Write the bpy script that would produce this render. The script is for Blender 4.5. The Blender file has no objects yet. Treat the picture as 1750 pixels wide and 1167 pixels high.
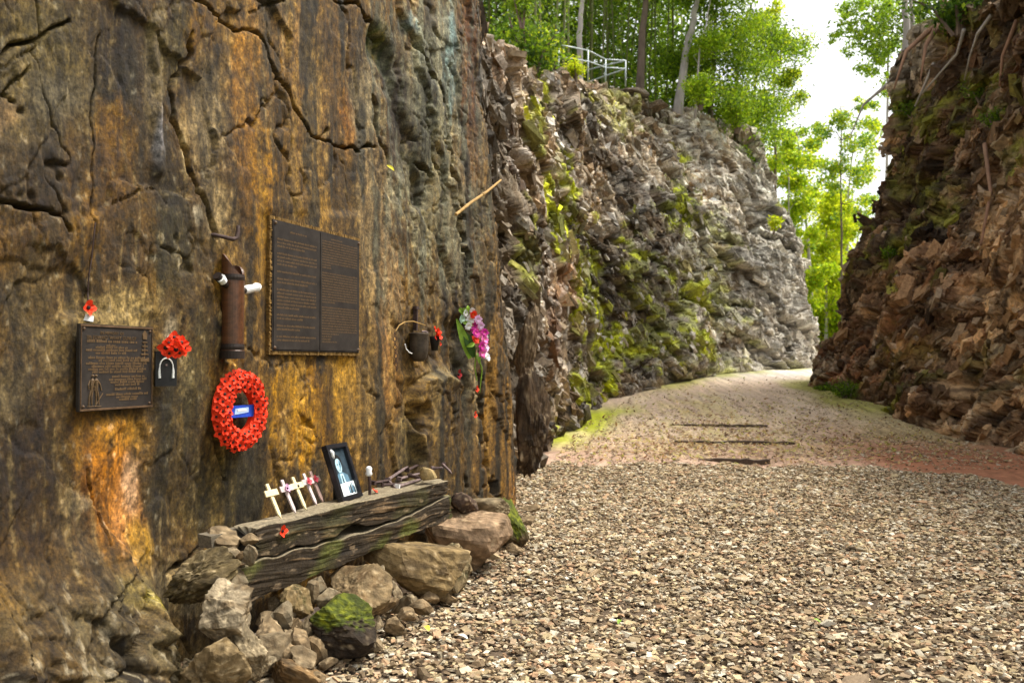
import bpy, math, random
import numpy as np
from mathutils import Vector, Matrix

R_ = math.radians
random.seed(11)
SC = bpy.context.scene
COL = SC.collection

# ------------------------------------------------------------------ camera, sky, sun, exposure
EYE, F, CX, CY = 1.15, 1515.0, 875.0, 583.5          # photo is 1750 x 1167
PITCH = math.atan(36.5 / F)
cd = bpy.data.cameras.new('camera')
cam = bpy.data.objects.new('camera', cd)
COL.objects.link(cam)
cam.location = (0, 0, EYE)
cam.rotation_euler = (math.pi / 2 + PITCH, 0, 0)
cd.sensor_width = 36
cd.lens = F / 1750 * 36
cd.clip_start, cd.clip_end = 0.05, 3000
cd.dof.use_dof = True
cd.dof.focus_distance = 4.0
cd.dof.aperture_fstop = 4.5
SC.camera = cam

SUN_EL, SUN_AZ = 60, 76            # degrees; azimuth clockwise from +Y
wd = bpy.data.worlds.new('World')
SC.world = wd
wd.use_nodes = True
nt = wd.node_tree
nt.nodes.clear()
sky = nt.nodes.new('ShaderNodeTexSky')
sky.sky_type = 'NISHITA'
sky.sun_disc = False
sky.sun_elevation = R_(SUN_EL)
sky.sun_rotation = R_(SUN_AZ)
sky.air_density, sky.dust_density = 1.0, 4.0
hs = nt.nodes.new('ShaderNodeHueSaturation')
hs.inputs['Saturation'].default_value = 0.06
bg = nt.nodes.new('ShaderNodeBackground')
bg.inputs['Strength'].default_value = 0.11
wo = nt.nodes.new('ShaderNodeOutputWorld')
nt.links.new(sky.outputs[0], hs.inputs['Color'])
nt.links.new(hs.outputs[0], bg.inputs['Color'])
nt.links.new(bg.outputs[0], wo.inputs['Surface'])

sl = bpy.data.lights.new('sun', 'SUN')
sl.energy = 1.5
sl.angle = R_(14)
sl.color = (1.0, 0.90, 0.74)
so = bpy.data.objects.new('sun', sl)
COL.objects.link(so)
so.location = (10, 10, 30)
sd = Vector((math.sin(R_(SUN_AZ)) * math.cos(R_(SUN_EL)), math.cos(R_(SUN_AZ)) * math.cos(R_(SUN_EL)), math.sin(R_(SUN_EL))))
so.rotation_euler = sd.to_track_quat('Z', 'Y').to_euler()

SC.view_settings.view_transform = 'Standard'
SC.view_settings.look = 'None'
SC.view_settings.gamma = 1
SC.view_settings.use_curve_mapping = False
SC.view_settings.exposure = 1.68
SC.cycles.max_bounces = 6
SC.cycles.diffuse_bounces = 3
SC.cycles.transparent_max_bounces = 8
SC.cycles.use_denoising = True

# ------------------------------------------------------------------ noise in numpy
_pr = np.random.default_rng(5)
PERM = np.concatenate([_pr.permutation(256)] * 3)
GRAD = _pr.normal(size=(256, 3))
GRAD /= np.linalg.norm(GRAD, axis=1)[:, None]


def perlin(x, y, z=0.0):
    x, y, z = np.broadcast_arrays(np.asarray(x, float), np.asarray(y, float), np.asarray(z, float))
    xi, yi, zi = np.floor(x).astype(int), np.floor(y).astype(int), np.floor(z).astype(int)
    fx, fy, fz = x - xi, y - yi, z - zi
    u, v, w = (f * f * f * (f * (f * 6 - 15) + 10) for f in (fx, fy, fz))
    xi &= 255; yi &= 255; zi &= 255

    def g(a, b, c):
        gr = GRAD[PERM[PERM[PERM[xi + a] + yi + b] + zi + c]]
        return gr[..., 0] * (fx - a) + gr[..., 1] * (fy - b) + gr[..., 2] * (fz - c)
    x00 = g(0, 0, 0) * (1 - u) + g(1, 0, 0) * u
    x10 = g(0, 1, 0) * (1 - u) + g(1, 1, 0) * u
    x01 = g(0, 0, 1) * (1 - u) + g(1, 0, 1) * u
    x11 = g(0, 1, 1) * (1 - u) + g(1, 1, 1) * u
    return 1.6 * ((x00 * (1 - v) + x10 * v) * (1 - w) + (x01 * (1 - v) + x11 * v) * w)


def fbm(x, y, z=0.0, o=4, gain=0.5):
    s, a, k = 0, 1.0, 1.0
    for i in range(o):
        s = s + a * perlin(np.asarray(x) * k + 17.3 * i, np.asarray(y) * k - 9.1 * i, np.asarray(z) * k + 3.7 * i)
        a *= gain
        k *= 2.03
    return s


def ridged(x, y, z=0.0, o=3):
    s, a, k = 0, 1.0, 1.0
    for i in range(o):
        s = s + a * (1 - 2 * np.abs(perlin(np.asarray(x) * k + 31.3 * i, np.asarray(y) * k + 5.1 * i, np.asarray(z) + 2.7 * i)))
        a *= 0.5
        k *= 2.1
    return s


def hsh(i, j, s):
    h = (i * 73856093) ^ (j * 19349663) ^ (s * 83492791)
    h = (h ^ (h >> 13)) * 1274126177
    h = h ^ (h >> 16)
    return (h & 0xFFFF) / 65535.0


def voro(x, y, seed):
    """F2-F1, per-cell random numbers r0 r1 r2, offset from the cell's point"""
    xi, yi = np.floor(x).astype(np.int64), np.floor(y).astype(np.int64)
    f1 = np.full(x.shape, 9.0); f2 = np.full(x.shape, 9.0)
    ci = np.zeros(x.shape, np.int64); cj = np.zeros(x.shape, np.int64)
    dx = np.zeros(x.shape); dy = np.zeros(x.shape)
    for a in (-1, 0, 1):
        for b in (-1, 0, 1):
            i, j = xi + a, yi + b
            ox = x - (i + hsh(i, j, seed)); oy = y - (j + hsh(i, j, seed + 1))
            d = np.sqrt(ox * ox + oy * oy)
            n = d < f1
            f2 = np.where(n, f1, np.minimum(f2, d))
            f1 = np.where(n, d, f1)
            ci = np.where(n, i, ci); cj = np.where(n, j, cj)
            dx = np.where(n, ox, dx); dy = np.where(n, oy, dy)
    return f2 - f1, hsh(ci, cj, seed + 2), hsh(ci, cj, seed + 3), hsh(ci, cj, seed + 4), dx, dy


def facet(x, y, seed, crev=0.35, w=0.10, tilt=1.7):
    e, r0, r1, r2, dx, dy = voro(x, y, seed)
    return (r0 - .5) + (r1 - .5) * tilt * dx + (r2 - .5) * tilt * dy - crev * np.exp(-e / w), r0, r1


def sst(a, b, x):
    t = np.clip((x - a) / (b - a), 0, 1)
    return t * t * (3 - 2 * t)


def mixc(c, k, m):
    return c * (1 - m[..., None]) + np.asarray(k) * m[..., None]


# ------------------------------------------------------------------ geometry helpers
def ray(px, py):
    c, s = math.cos(PITCH), math.sin(PITCH)
    a, b = (px - CX) / F, -(py - CY) / F
    return Vector((a, c - b * s, s + b * c))


GY = [-50, 0, 10, 12.5, 16, 20, 24, 30, 60, 200, 3000]
GZ = [0, 0, 0, .08, .36, .68, .97, 1.12, 1.6, 3, 3]


def gz(y):
    return np.interp(y, GY, GZ)


def at_y(px, py, y):
    r = ray(px, py)
    return Vector((0, 0, EYE)) + r * (y / r.y)


def at_z(px, py, z):
    r = ray(px, py)
    return Vector((0, 0, EYE)) + r * ((z - EYE) / r.z)


def at_ground(px, py):
    y = 8.0
    r = ray(px, py)
    for _ in range(40):
        k = (float(gz(y)) - EYE) / r.z
        y = 0.5 * y + 0.5 * r.y * k
    return Vector((r.x * y / r.y, y, float(gz(y))))


def project(P):
    x, y, z = P[..., 0], P[..., 1], P[..., 2] - EYE
    c, s = math.cos(PITCH), math.sin(PITCH)
    d = np.maximum(y * c + z * s, 0.05)
    return CX + F * x / d, CY - F * (-y * s + z * c) / d


def link(o, parent=None):
    COL.objects.link(o)
    if parent is not None:
        o.parent = parent
    return o


def tag(o, label=None, cat=None, group=None, kind=None):
    if label: o['label'] = label
    if cat: o['category'] = cat
    if group: o['group'] = group
    if kind: o['kind'] = kind
    return o


def thing(name, label, cat, M=None, group=None):
    o = bpy.data.objects.new(name, None)
    o.empty_display_size = 0.05
    link(o)
    if M is not None:
        o.matrix_world = M
    return tag(o, label, cat, group)


def copy_tree(o, parent=None):
    c = o.copy()
    link(c, parent)
    for ch in list(o.children):
        copy_tree(ch, c)
    return c


def mesh_np(name, V, Fc, mat, col=None, smooth=False, parent=None, mats=None, midx=None):
    me = bpy.data.meshes.new(name)
    V = np.ascontiguousarray(V, dtype=np.float32).reshape(-1, 3)
    Fc = np.ascontiguousarray(Fc, dtype=np.int32)
    n, k = Fc.shape
    me.vertices.add(len(V)); me.vertices.foreach_set('co', V.ravel())
    me.loops.add(n * k); me.loops.foreach_set('vertex_index', Fc.ravel())
    me.polygons.add(n); me.polygons.foreach_set('loop_start', np.arange(0, n * k, k, dtype=np.int32))
    try:
        me.polygons.foreach_set('loop_total', np.full(n, k, dtype=np.int32))
    except Exception:
        pass
    me.polygons.foreach_set('use_smooth', np.full(n, smooth, dtype=bool))
    for m in (mats or [mat]):
        me.materials.append(m)
    if midx is not None:
        me.polygons.foreach_set('material_index', np.asarray(midx, np.int32))
    me.update(calc_edges=True)
    if col is not None:
        c4 = np.ones((len(V), 4), np.float32)
        c4[:, :3] = np.clip(np.asarray(col).reshape(-1, 3), 0, 1)
        at = me.color_attributes.new('Col', 'FLOAT_COLOR', 'POINT')
        at.data.foreach_set('color', c4.ravel())
    return link(bpy.data.objects.new(name, me), parent)


def grid_faces(nr, nc):
    i = np.arange(nr * nc).reshape(nr, nc)
    return np.stack([i[:-1, :-1], i[:-1, 1:], i[1:, 1:], i[1:, :-1]], -1).reshape(-1, 4)


class MB:
    def __init__(s):
        s.v, s.f = [], []

    def add(s, vs, fs):
        b = len(s.v)
        s.v += [tuple(x) for x in vs]
        s.f += [tuple(b + i for i in f) for f in fs]
        return s

    def box(s, c, d, M=None, jit=0):
        vs = []
        for z in (-1, 1):
            for x, y in ((-1, -1), (1, -1), (1, 1), (-1, 1)):
                p = Vector((c[0] + x * d[0] / 2, c[1] + y * d[1] / 2, c[2] + z * d[2] / 2))
                if jit: p += Vector([random.uniform(-jit, jit) for _ in range(3)])
                vs.append(M @ p if M else p)
        return s.add(vs, [(3, 2, 1, 0), (4, 5, 6, 7), (0, 1, 5, 4), (1, 2, 6, 5), (2, 3, 7, 6), (3, 0, 4, 7)])

    def prism(s, pts, z0, z1):
        n = len(pts)
        vs = [(x, y, z0) for x, y in pts] + [(x, y, z1) for x, y in pts]
        fs = [tuple(range(n - 1, -1, -1)), tuple(range(n, 2 * n))]
        fs += [(i, (i + 1) % n, n + (i + 1) % n, n + i) for i in range(n)]
        return s.add(vs, fs)

    def tube(s, pts, rad, n=8, caps=True):
        pts = [Vector(p) for p in pts]
        if not hasattr(rad, '__len__'): rad = [rad] * len(pts)
        vs, fs = [], []
        ref = None
        for i, p in enumerate(pts):
            t = (pts[min(i + 1, len(pts) - 1)] - pts[max(i - 1, 0)]).normalized()
            if ref is None:
                ref = Vector((0, 0, 1)) if abs(t.z) < .9 else Vector((1, 0, 0))
            a = t.cross(ref).normalized(); b = t.cross(a).normalized(); ref = -b if False else a.cross(t)
            for k in range(n):
                an = 2 * math.pi * k / n
                vs.append(p + (a * math.cos(an) + b * math.sin(an)) * rad[i])
        for i in range(len(pts) - 1):
            for k in range(n):
                k2 = (k + 1) % n
                fs.append((i * n + k, i * n + k2, (i + 1) * n + k2, (i + 1) * n + k))
        if caps:
            fs.append(tuple(range(n - 1, -1, -1)))
            fs.append(tuple((len(pts) - 1) * n + k for k in range(n)))
        return s.add(vs, fs)

    def lathe(s, prof, n=16, M=None):
        vs, fs = [], []
        for r, z in prof:
            for k in range(n):
                a = 2 * math.pi * k / n
                p = Vector((r * math.cos(a), r * math.sin(a), z))
                vs.append(M @ p if M else p)
        for i in range(len(prof) - 1):
            for k in range(n):
                k2 = (k + 1) % n
                fs.append((i * n + k, i * n + k2, (i + 1) * n + k2, (i + 1) * n + k))
        return s.add(vs, fs)

    def build(s, name, mat, parent=None, smooth=False, M=None):
        me = bpy.data.meshes.new(name)
        me.from_pydata(s.v, [], s.f)
        me.materials.append(mat)
        if smooth:
            me.polygons.foreach_set('use_smooth', [True] * len(me.polygons))
        me.update()
        o = link(bpy.data.objects.new(name, me), parent)
        if M is not None:
            o.matrix_world = M
        return o


# ------------------------------------------------------------------ materials
def new_mat(name):
    m = bpy.data.materials.new(name)
    m.use_nodes = True
    t = m.node_tree
    t.nodes.clear()
    out = t.nodes.new('ShaderNodeOutputMaterial')
    p = t.nodes.new('ShaderNodeBsdfPrincipled')
    t.links.new(p.outputs[0], out.inputs['Surface'])
    return m, t, p, out


def nnode(t, typ, **kw):
    n = t.nodes.new(typ)
    for k, v in kw.items():
        setattr(n, k, v)
    return n


def surf_mat(name, color=None, rough=.85, nscale=40, namp=.5, bscale=60, bstr=.4, bdist=.01, vcol=False, scale3=(1, 1, 1), spec=.3, nscale2=None, metal=0, bump2=None):
    """base colour (own or from the mesh's Col attribute) times a noise of its own, with a fine relief"""
    m, t, p, out = new_mat(name)
    tc = nnode(t, 'ShaderNodeTexCoord')
    mp = nnode(t, 'ShaderNodeMapping')
    mp.inputs['Scale'].default_value = scale3
    t.links.new(tc.outputs['Object'], mp.inputs[0])
    n1 = nnode(t, 'ShaderNodeTexNoise'); n1.inputs['Scale'].default_value = nscale; n1.inputs['Detail'].default_value = 8; n1.inputs['Roughness'].default_value = .65
    t.links.new(mp.outputs[0], n1.inputs['Vector'])
    mr = nnode(t, 'ShaderNodeMapRange')
    mr.inputs['From Min'].default_value = .28; mr.inputs['From Max'].default_value = .72
    mr.inputs['To Min'].default_value = 1 - namp; mr.inputs['To Max'].default_value = 1 + namp
    t.links.new(n1.outputs['Fac'], mr.inputs['Value'])
    mx = nnode(t, 'ShaderNodeMix', data_type='RGBA', blend_type='MULTIPLY'); mx.inputs['Factor'].default_value = 1
    if vcol:
        at = nnode(t, 'ShaderNodeVertexColor', layer_name='Col')
        t.links.new(at.outputs['Color'], mx.inputs[6])
    else:
        mx.inputs[6].default_value = (*color, 1)
    t.links.new(mr.outputs[0], mx.inputs[7])
    t.links.new(mx.outputs[2], p.inputs['Base Color'])
    n2 = nnode(t, 'ShaderNodeTexNoise'); n2.inputs['Scale'].default_value = bscale; n2.inputs['Detail'].default_value = 6; n2.inputs['Roughness'].default_value = .7
    t.links.new(mp.outputs[0], n2.inputs['Vector'])
    bp = nnode(t, 'ShaderNodeBump'); bp.inputs['Strength'].default_value = bstr; bp.inputs['Distance'].default_value = bdist
    t.links.new(n2.outputs['Fac'], bp.inputs['Height'])
    t.links.new(bp.outputs[0], p.inputs['Normal'])
    p.inputs['Roughness'].default_value = rough
    p.inputs['Specular IOR Level'].default_value = spec
    p.inputs['Metallic'].default_value = metal
    return m


def leaf_mat(name, trans=.45):
    m, t, p, out = new_mat(name)
    at = nnode(t, 'ShaderNodeVertexColor', layer_name='Col')
    t.links.new(at.outputs['Color'], p.inputs['Base Color'])
    p.inputs['Roughness'].default_value = .55
    p.inputs['Specular IOR Level'].default_value = .25
    tr = nnode(t, 'ShaderNodeBsdfTranslucent')
    hs = nnode(t, 'ShaderNodeHueSaturation'); hs.inputs['Value'].default_value = 1.7; hs.inputs['Hue'].default_value = .485
    t.links.new(at.outputs['Color'], hs.inputs['Color'])
    t.links.new(hs.outputs[0], tr.inputs['Color'])
    ms = nnode(t, 'ShaderNodeMixShader'); ms.inputs[0].default_value = trans
    t.links.new(p.outputs[0], ms.inputs[1]); t.links.new(tr.outputs[0], ms.inputs[2])
    t.links.new(ms.outputs[0], out.inputs['Surface'])
    return m


M_wall = surf_mat('wall_rock', vcol=True, rough=.8, nscale=95, namp=.8, bscale=90, bstr=.85, bdist=.007, scale3=(1, 1, .8), spec=.35)
M_cliff = surf_mat('cliff_rock', vcol=True, rough=.85, nscale=16, namp=.55, bscale=16, bstr=.8, bdist=.05, spec=.3)
M_path = surf_mat('path_earth', vcol=True, rough=.95, nscale=14, namp=.35, bscale=40, bstr=.6, bdist=.012, spec=.15)
M_grav = surf_mat('gravel_stone', vcol=True, rough=.85, nscale=60, namp=.3, bscale=120, bstr=.3, bdist=.004, spec=.3)
M_rock = surf_mat('boulder_stone', vcol=True, rough=.85, nscale=22, namp=.5, bscale=32, bstr=.7, bdist=.012, spec=.3)
M_wood = surf_mat('weathered_wood', vcol=True, rough=.8, nscale=70, namp=.6, bscale=60, bstr=.6, bdist=.006, spec=.3)
M_bark = surf_mat('bark', (.17, .125, .10), rough=.9, nscale=5, namp=.5, bscale=9, bstr=.6, bdist=.03, scale3=(1, 1, .3))
M_bark_pale = surf_mat('pale_bark', (.42, .38, .36), rough=.9, nscale=5, namp=.35, bscale=9, bstr=.5, bdist=.03, scale3=(1, 1, .4))
M_bark_red = surf_mat('reddish_bark', (.30, .17, .11), rough=.9, nscale=5, namp=.4, bscale=9, bstr=.6, bdist=.03, scale3=(1, 1, .4))
M_culm = surf_mat('bamboo_culm', (.16, .17, .06), rough=.6, nscale=3, namp=.4, bscale=4, bstr=.1, scale3=(1, 1, .3))
M_leaf = leaf_mat('foliage')
M_rail = surf_mat('galvanised_rail', (.46, .52, .55), rough=.45, nscale=8, namp=.15, bscale=40, bstr=.05, metal=.3)
M_bronze = surf_mat('dark_bronze', (.028, .023, .020), rough=.55, nscale=18, namp=.5, bscale=60, bstr=.15, bdist=.002, spec=.3)
M_letter = surf_mat('raised_bronze_lettering', (.115, .072, .036), rough=.5, nscale=40, namp=.35, bscale=90, bstr=.1, metal=.1)
M_bedge = surf_mat('worn_bronze_edge', (.11, .065, .035), rough=.5, nscale=40, namp=.5, bscale=90, bstr=.2)
M_mortar = surf_mat('ochre_mortar', (.17, .098, .026), rough=.9, nscale=30, namp=.5, bscale=50, bstr=.8, bdist=.008)
M_red = surf_mat('poppy_red_paper', (.78, .045, .010), rough=.7, nscale=50, namp=.3, bscale=90, bstr=.25, bdist=.003)
M_dkred = surf_mat('faded_crimson_paper', (.32, .015, .02), rough=.7, nscale=50, namp=.3, bscale=90, bstr=.25, bdist=.003)
M_black = surf_mat('black_plastic', (.012, .012, .013), rough=.45, nscale=30, namp=.3, bscale=60, bstr=.1, bdist=.001)
M_blacklac = surf_mat('black_lacquer', (.012, .012, .015), rough=.3, nscale=30, namp=.3, bscale=60, bstr=.05, bdist=.001, spec=.5)
M_white = surf_mat('white_cloth', (.75, .76, .76), rough=.8, nscale=30, namp=.15, bscale=60, bstr=.4, bdist=.003)
M_blue = surf_mat('blue_ribbon', (.02, .07, .50), rough=.5, nscale=20, namp=.3, bscale=50, bstr=.2)
M_paleblue = surf_mat('pale_blue_print', (.42, .58, .85), rough=.5, nscale=20, namp=.15, bscale=50, bstr=.1)
M_bamb = surf_mat('brown_bamboo', (.085, .032, .012), rough=.42, nscale=16, namp=.6, bscale=30, bstr=.15, bdist=.003, scale3=(3, 3, .25), spec=.5)
M_bambdk = surf_mat('charred_bamboo', (.02, .012, .009), rough=.6, nscale=16, namp=.5, bscale=30, bstr=.2, bdist=.003)
M_iron = surf_mat('rusty_iron', (.055, .034, .030), rough=.75, nscale=40, namp=.6, bscale=80, bstr=.5, bdist=.004, metal=.15)
M_ironpale = surf_mat('worn_iron', (.17, .125, .12), rough=.6, nscale=40, namp=.5, bscale=80, bstr=.4, bdist=.003, metal=.2)
M_stick = surf_mat('dry_cane', (.38, .23, .07), rough=.6, nscale=20, namp=.35, bscale=40, bstr=.2, bdist=.003)
M_cream = surf_mat('cream_wood', (.72, .62, .36), rough=.7, nscale=40, namp=.2, bscale=80, bstr=.2, bdist=.002)
M_mauve = surf_mat('weathered_mauve_wood', (.52, .43, .42), rough=.75, nscale=40, namp=.3, bscale=80, bstr=.3, bdist=.002)
M_pinkwood = surf_mat('pinkish_wood', (.50, .33, .28), rough=.75, nscale=40, namp=.3, bscale=80, bstr=.3, bdist=.002)
M_pink = surf_mat('pink_petal', (.78, .16, .45), rough=.6, nscale=60, namp=.25, bscale=80, bstr=.1)
M_magenta = surf_mat('magenta_petal', (.50, .02, .26), rough=.6, nscale=60, namp=.25, bscale=80, bstr=.1)
M_lilac = surf_mat('lilac_petal', (.74, .48, .72), rough=.6, nscale=60, namp=.2, bscale=80, bstr=.1)
M_mint = surf_mat('mint_petal', (.55, .78, .62), rough=.6, nscale=60, namp=.2, bscale=80, bstr=.1)
M_green = surf_mat('leaf_green', (.20, .34, .03), rough=.55, nscale=30, namp=.3, bscale=60, bstr=.2)
M_dkgreen = surf_mat('deep_leaf_green', (.035, .09, .012), rough=.55, nscale=30, namp=.4, bscale=60, bstr=.2)
M_yellow = surf_mat('yellow_leaf', (.70, .62, .05), rough=.6, nscale=30, namp=.2, bscale=60, bstr=.2)
M_tin = surf_mat('aged_tin', (.065, .050, .036), rough=.55, nscale=20, namp=.7, bscale=40, bstr=.4, bdist=.004, metal=.25)
M_ph_dark = surf_mat('print_dark_blue', (.028, .045, .060), rough=.35, nscale=25, namp=.5, bscale=50, bstr=.02)
M_ph_mid = surf_mat('print_mid_blue', (.10, .19, .26), rough=.35, nscale=40, namp=.35, bscale=50, bstr=.02)
M_ph_lite = surf_mat('print_light_blue', (.38, .56, .66), rough=.35, nscale=40, namp=.25, bscale=50, bstr=.02)
M_ph_white = surf_mat('print_white', (.76, .83, .84), rough=.35, nscale=40, namp=.08, bscale=50, bstr=.02)
M_tan = surf_mat('tan_block_stone', (.46, .37, .19), rough=.85, nscale=70, namp=.35, bscale=80, bstr=.4, bdist=.004)

# ------------------------------------------------------------------ the near rock wall (flat smooth face on the left)
WA = math.atan((1420 - CX) / F)
WD = np.array([math.sin(WA), math.cos(WA), 0.0])         # along the wall, away from the camera
WN = np.array([math.cos(WA), -math.sin(WA), 0.0])        # out of the wall
WDIST = 2.3
WP0 = -WDIST * WN


def to_wall(px, py):
    r = np.array(ray(px, py))
    k = -WDIST / r.dot(WN)
    p = r * k
    return float(p.dot(WD)), float(p[2] + EYE)


def from_wall(t, z):
    P = WP0 + np.asarray(t)[..., None] * WD
    P = np.concatenate([P[..., :2], np.asarray(z)[..., None]], -1)
    return project(P)


def seg_dist(px, py, pts):
    best = np.full(px.shape, 1e9)
    for (ax, ay), (bx, by) in zip(pts[:-1], pts[1:]):
        dx, dy = bx - ax, by - ay
        k = np.clip(((px - ax) * dx + (py - ay) * dy) / (dx * dx + dy * dy), 0, 1)
        best = np.minimum(best, np.hypot(px - ax - k * dx, py - ay - k * dy))
    return best


PLQ = [(463, 378), (609, 411), (607, 602), (455, 600)]
SPQ = [(125, 552), (251, 560), (249, 696), (123, 703)]
# (points, half width px, depth m, step of the side to the right/below m)
CRACKS = [
    ([(-40, 130), (0, 105), (35, 75), (70, 65), (100, 45), (133, 36)], 6, .06),
    ([(-40, 342), (0, 347), (60, 352), (105, 368), (122, 390)], 9, .06),
    ([(300, -20), (330, 0), (365, 15), (390, 36), (412, 47), (440, 60), (456, 80), (462, 100), (482, 128), (502, 180), (530, 226), (552, 238)], 5, .055),
    ([(552, 238), (565, 222)], 4, .04), ([(552, 238), (592, 255), (618, 258), (645, 248)], 4, .05),
    ([(183, 55), (178, 120), (170, 200), (166, 300), (160, 400), (151, 505)], 2.2, .025),
    ([(330, 55), (328, 85), (303, 140), (305, 190), (320, 230), (332, 290), (352, 340), (362, 375), (366, 400)], 6, .06),
    ([(645, 165), (652, 220), (664, 265), (670, 310)], 5, .07),
    ([(720, 270), (735, 305)], 5, .05),
    ([(750, 140), (762, 190), (770, 260), (778, 330), (785, 400), (795, 480)], 4.5, .06),
    ([(826, 180), (840, 240), (850, 290), (858, 360), (868, 420)], 7, .09),
    ([(838, 40), (848, 120), (852, 200)], 6, .07),
    ([(700, 70), (725, 105), (740, 140)], 5, .05),
    ([(726, 175), (735, 220), (745, 280), (760, 340)], 4, .05),
    ([(372, 740), (384, 785), (396, 818)], 5, .05),
    ([(290, 985), (330, 950), (360, 925)], 6, .05),
    ([(694, 690), (706, 720), (710, 745)], 5, .06),
    ([(775, 690), (780, 760), (795, 830)], 6, .07),
    ([(815, 640), (828, 720), (838, 800), (850, 850)], 6, .06),
    ([(60, 110), (30, 140), (12, 160)], 3, .03), ([(0, 150), (18, 165), (30, 175)], 5, .03),
    ([(200, 345), (235, 322), (262, 318)], 3, .02), ([(430, 20), (470, 15), (490, 0)], 4, .04),
    ([(150, 800), (160, 880), (172, 930)], 3, .02),
    ([(570, 0), (610, 10), (640, 45), (660, 70)], 5, .04),
]


def wall_px(t, z):
    px, py = from_wall(t, z)
    return px + 9 * fbm(t * 6, z * 6, 3.3, 3), py + 9 * fbm(t * 6, z * 6, 8.3, 3)


def wall_disp(t, z):
    t = np.asarray(t, float); z = np.asarray(z, float)
    rx, ry = from_wall(t, z)
    px, py = wall_px(t, z)
    d = .030 * fbm(t * .9, z * .7, 1, 3) + .007 * fbm(t * 7, z * 2.2, 2, 3) + .0045 * fbm(t * 26, z * 12, 3, 3)
    lf = 1 - sst(300, 460, px)
    f1, _, _ = facet(t * 1.7 + .3 * fbm(t * 2, z * 2, 5), z * 1.5 + .3 * fbm(t * 2, z * 2, 7), 3, .12, .05)
    f2, _, _ = facet(t * 6 + .4 * fbm(t * 5, z * 5, 5), z * 4.2 + .4 * fbm(t * 5, z * 5, 7), 9, .25, .10)
    d = d + lf * (.022 * f1 + .007 * f2) + (1 - lf) * .014 * f1
    # slanting ribs of the right half
    rg = sst(610, 720, px) * (1 - .55 * sst(560, 760, py))
    r = px - .24 * py
    f4, _, _ = facet(r / 34 + .15 * fbm(r / 30, py / 160, 5, 2), py / 520, 61, 1.1, .05)
    f5, _, _ = facet(r / 13 + .15 * fbm(r / 12, py / 90, 5, 2), py / 190, 67, .8, .07)
    d = d - .12 * sst(-.6, .05, t - np.interp(z, [-.15, 0, 1.24, 2.15, 3.97, 6.2], [6.80, 6.75, 6.60, 6.34, 5.98, 5.7])) ** 2
    rg = rg * .62
    d = d + rg * ((.014 * ridged(r / 62, py / 620, 4.4, 2) + .026 * f4 + .010 * f5 + .006 * fbm(r / 7, py / 60, 2, 2)))
    # a deep slanting hollow and a proud slab to its right
    for pts, w, dep in (([(645, 70), (668, 130), (690, 210), (705, 275), (718, 340)], 15, -.055), ([(640, 50), (662, 85), (676, 115)], 11, -.03),
                        ([(790, -20), (812, 90), (828, 170)], 12, -.05), ([(706, 695), (709, 735)], 7, -.07), ([(780, 560), (788, 640), (796, 700)], 14, -.07),
                        ([(905, 640), (915, 720), (915, 780)], 9, -.1),
                        ([(270, 40), (272, 160), (280, 290)], 9, .025), ([(700, 640), (735, 628), (765, 650)], 12, .035)):
        d = d + dep * np.exp(-(seg_dist(px, py, pts) / w) ** 2)
    # proud slab with an arched top standing against the face
    sy = 632 + 26 * ((px - 738) / 36) ** 2
    d = d + .085 * sst(696, 706, px) * sst(786, 770, px) * sst(sy, sy + 12, py)
    for pts, w, dep in CRACKS:
        q = seg_dist(px, py, pts)
        wv = .40 * w * (1 + .7 * fbm(t * 9, z * 9, 1.7, 2))
        d = d - 1.5 * dep * np.exp(-(q / np.maximum(wv, 1)) ** 4)
    # hair cracks that join into a net, here and there
    wx_, wz_ = .35 * fbm(t * 2.2, z * 2.2, 15, 4), .35 * fbm(t * 2.2, z * 2.2, 16, 4)
    e1 = voro(t * 1.5 + wx_, z * 1.05 + wz_, 81)[0]
    e2 = voro(t * 4.5 + wx_, z * 2.6 + wz_, 87)[0]
    d = d - .022 * np.exp(-(e1 / .016) ** 2) * sst(-.25, .25, fbm(t * 1.4, z * 1.4, 19, 2)) - .010 * np.exp(-(e2 / .022) ** 2) * sst(.0, .4, fbm(t * 1.7, z * 1.7, 23, 2))
    d = d + .010 * (voro(t * 1.5 + wx_, z * 1.05 + wz_, 81)[1] - .5)
    # ledges at the foot
    foot = sst(.66, .0, z + .10 * fbm(t * 3, z * 0, 6, 3)) * (1 - sst(190, 300, px))
    f3, _, _ = facet(t * 3.4 + .3 * z, z * 4.6 - t, 21, .5, .10, 1.2)
    f6, _, _ = facet(t * 10, z * 12, 23, .5, .12, 1.2)
    d = d + foot * (.27 + .09 * f3 + .045 * f6 + .05 * ridged(t * 4, z * 6, 2, 4) + .02 * fbm(t * 20, z * 20, 5, 3))
    # flat where the plaques are bedded
    for c in (PLQ, SPQ):
        x0, x1 = min(p[0] for p in c), max(p[0] for p in c)
        y0, y1 = min(p[1] for p in c), max(p[1] for p in c)
        m = sst(x0 - 22, x0 - 4, rx) * sst(x1 + 22, x1 + 4, rx) * sst(y0 - 22, y0 - 4, ry) * sst(y1 + 22, y1 + 4, ry)
        d = d * (1 - m) + m * .0
    return d


OCH, ORG, BUF = (.47, .245, .045), (.52, .225, .065), (.47, .355, .20)
BRN, DRK, OLV = (.165, .090, .030), (.030, .023, .012), (.115, .090, .036)
GRY, TEAL, WHT = (.36, .33, .26), (.27, .36, .34), (.62, .60, .58)
MOSS, REDB, DBR = (.055, .085, .008), (.27, .115, .05), (.080, .046, .018)
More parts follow.
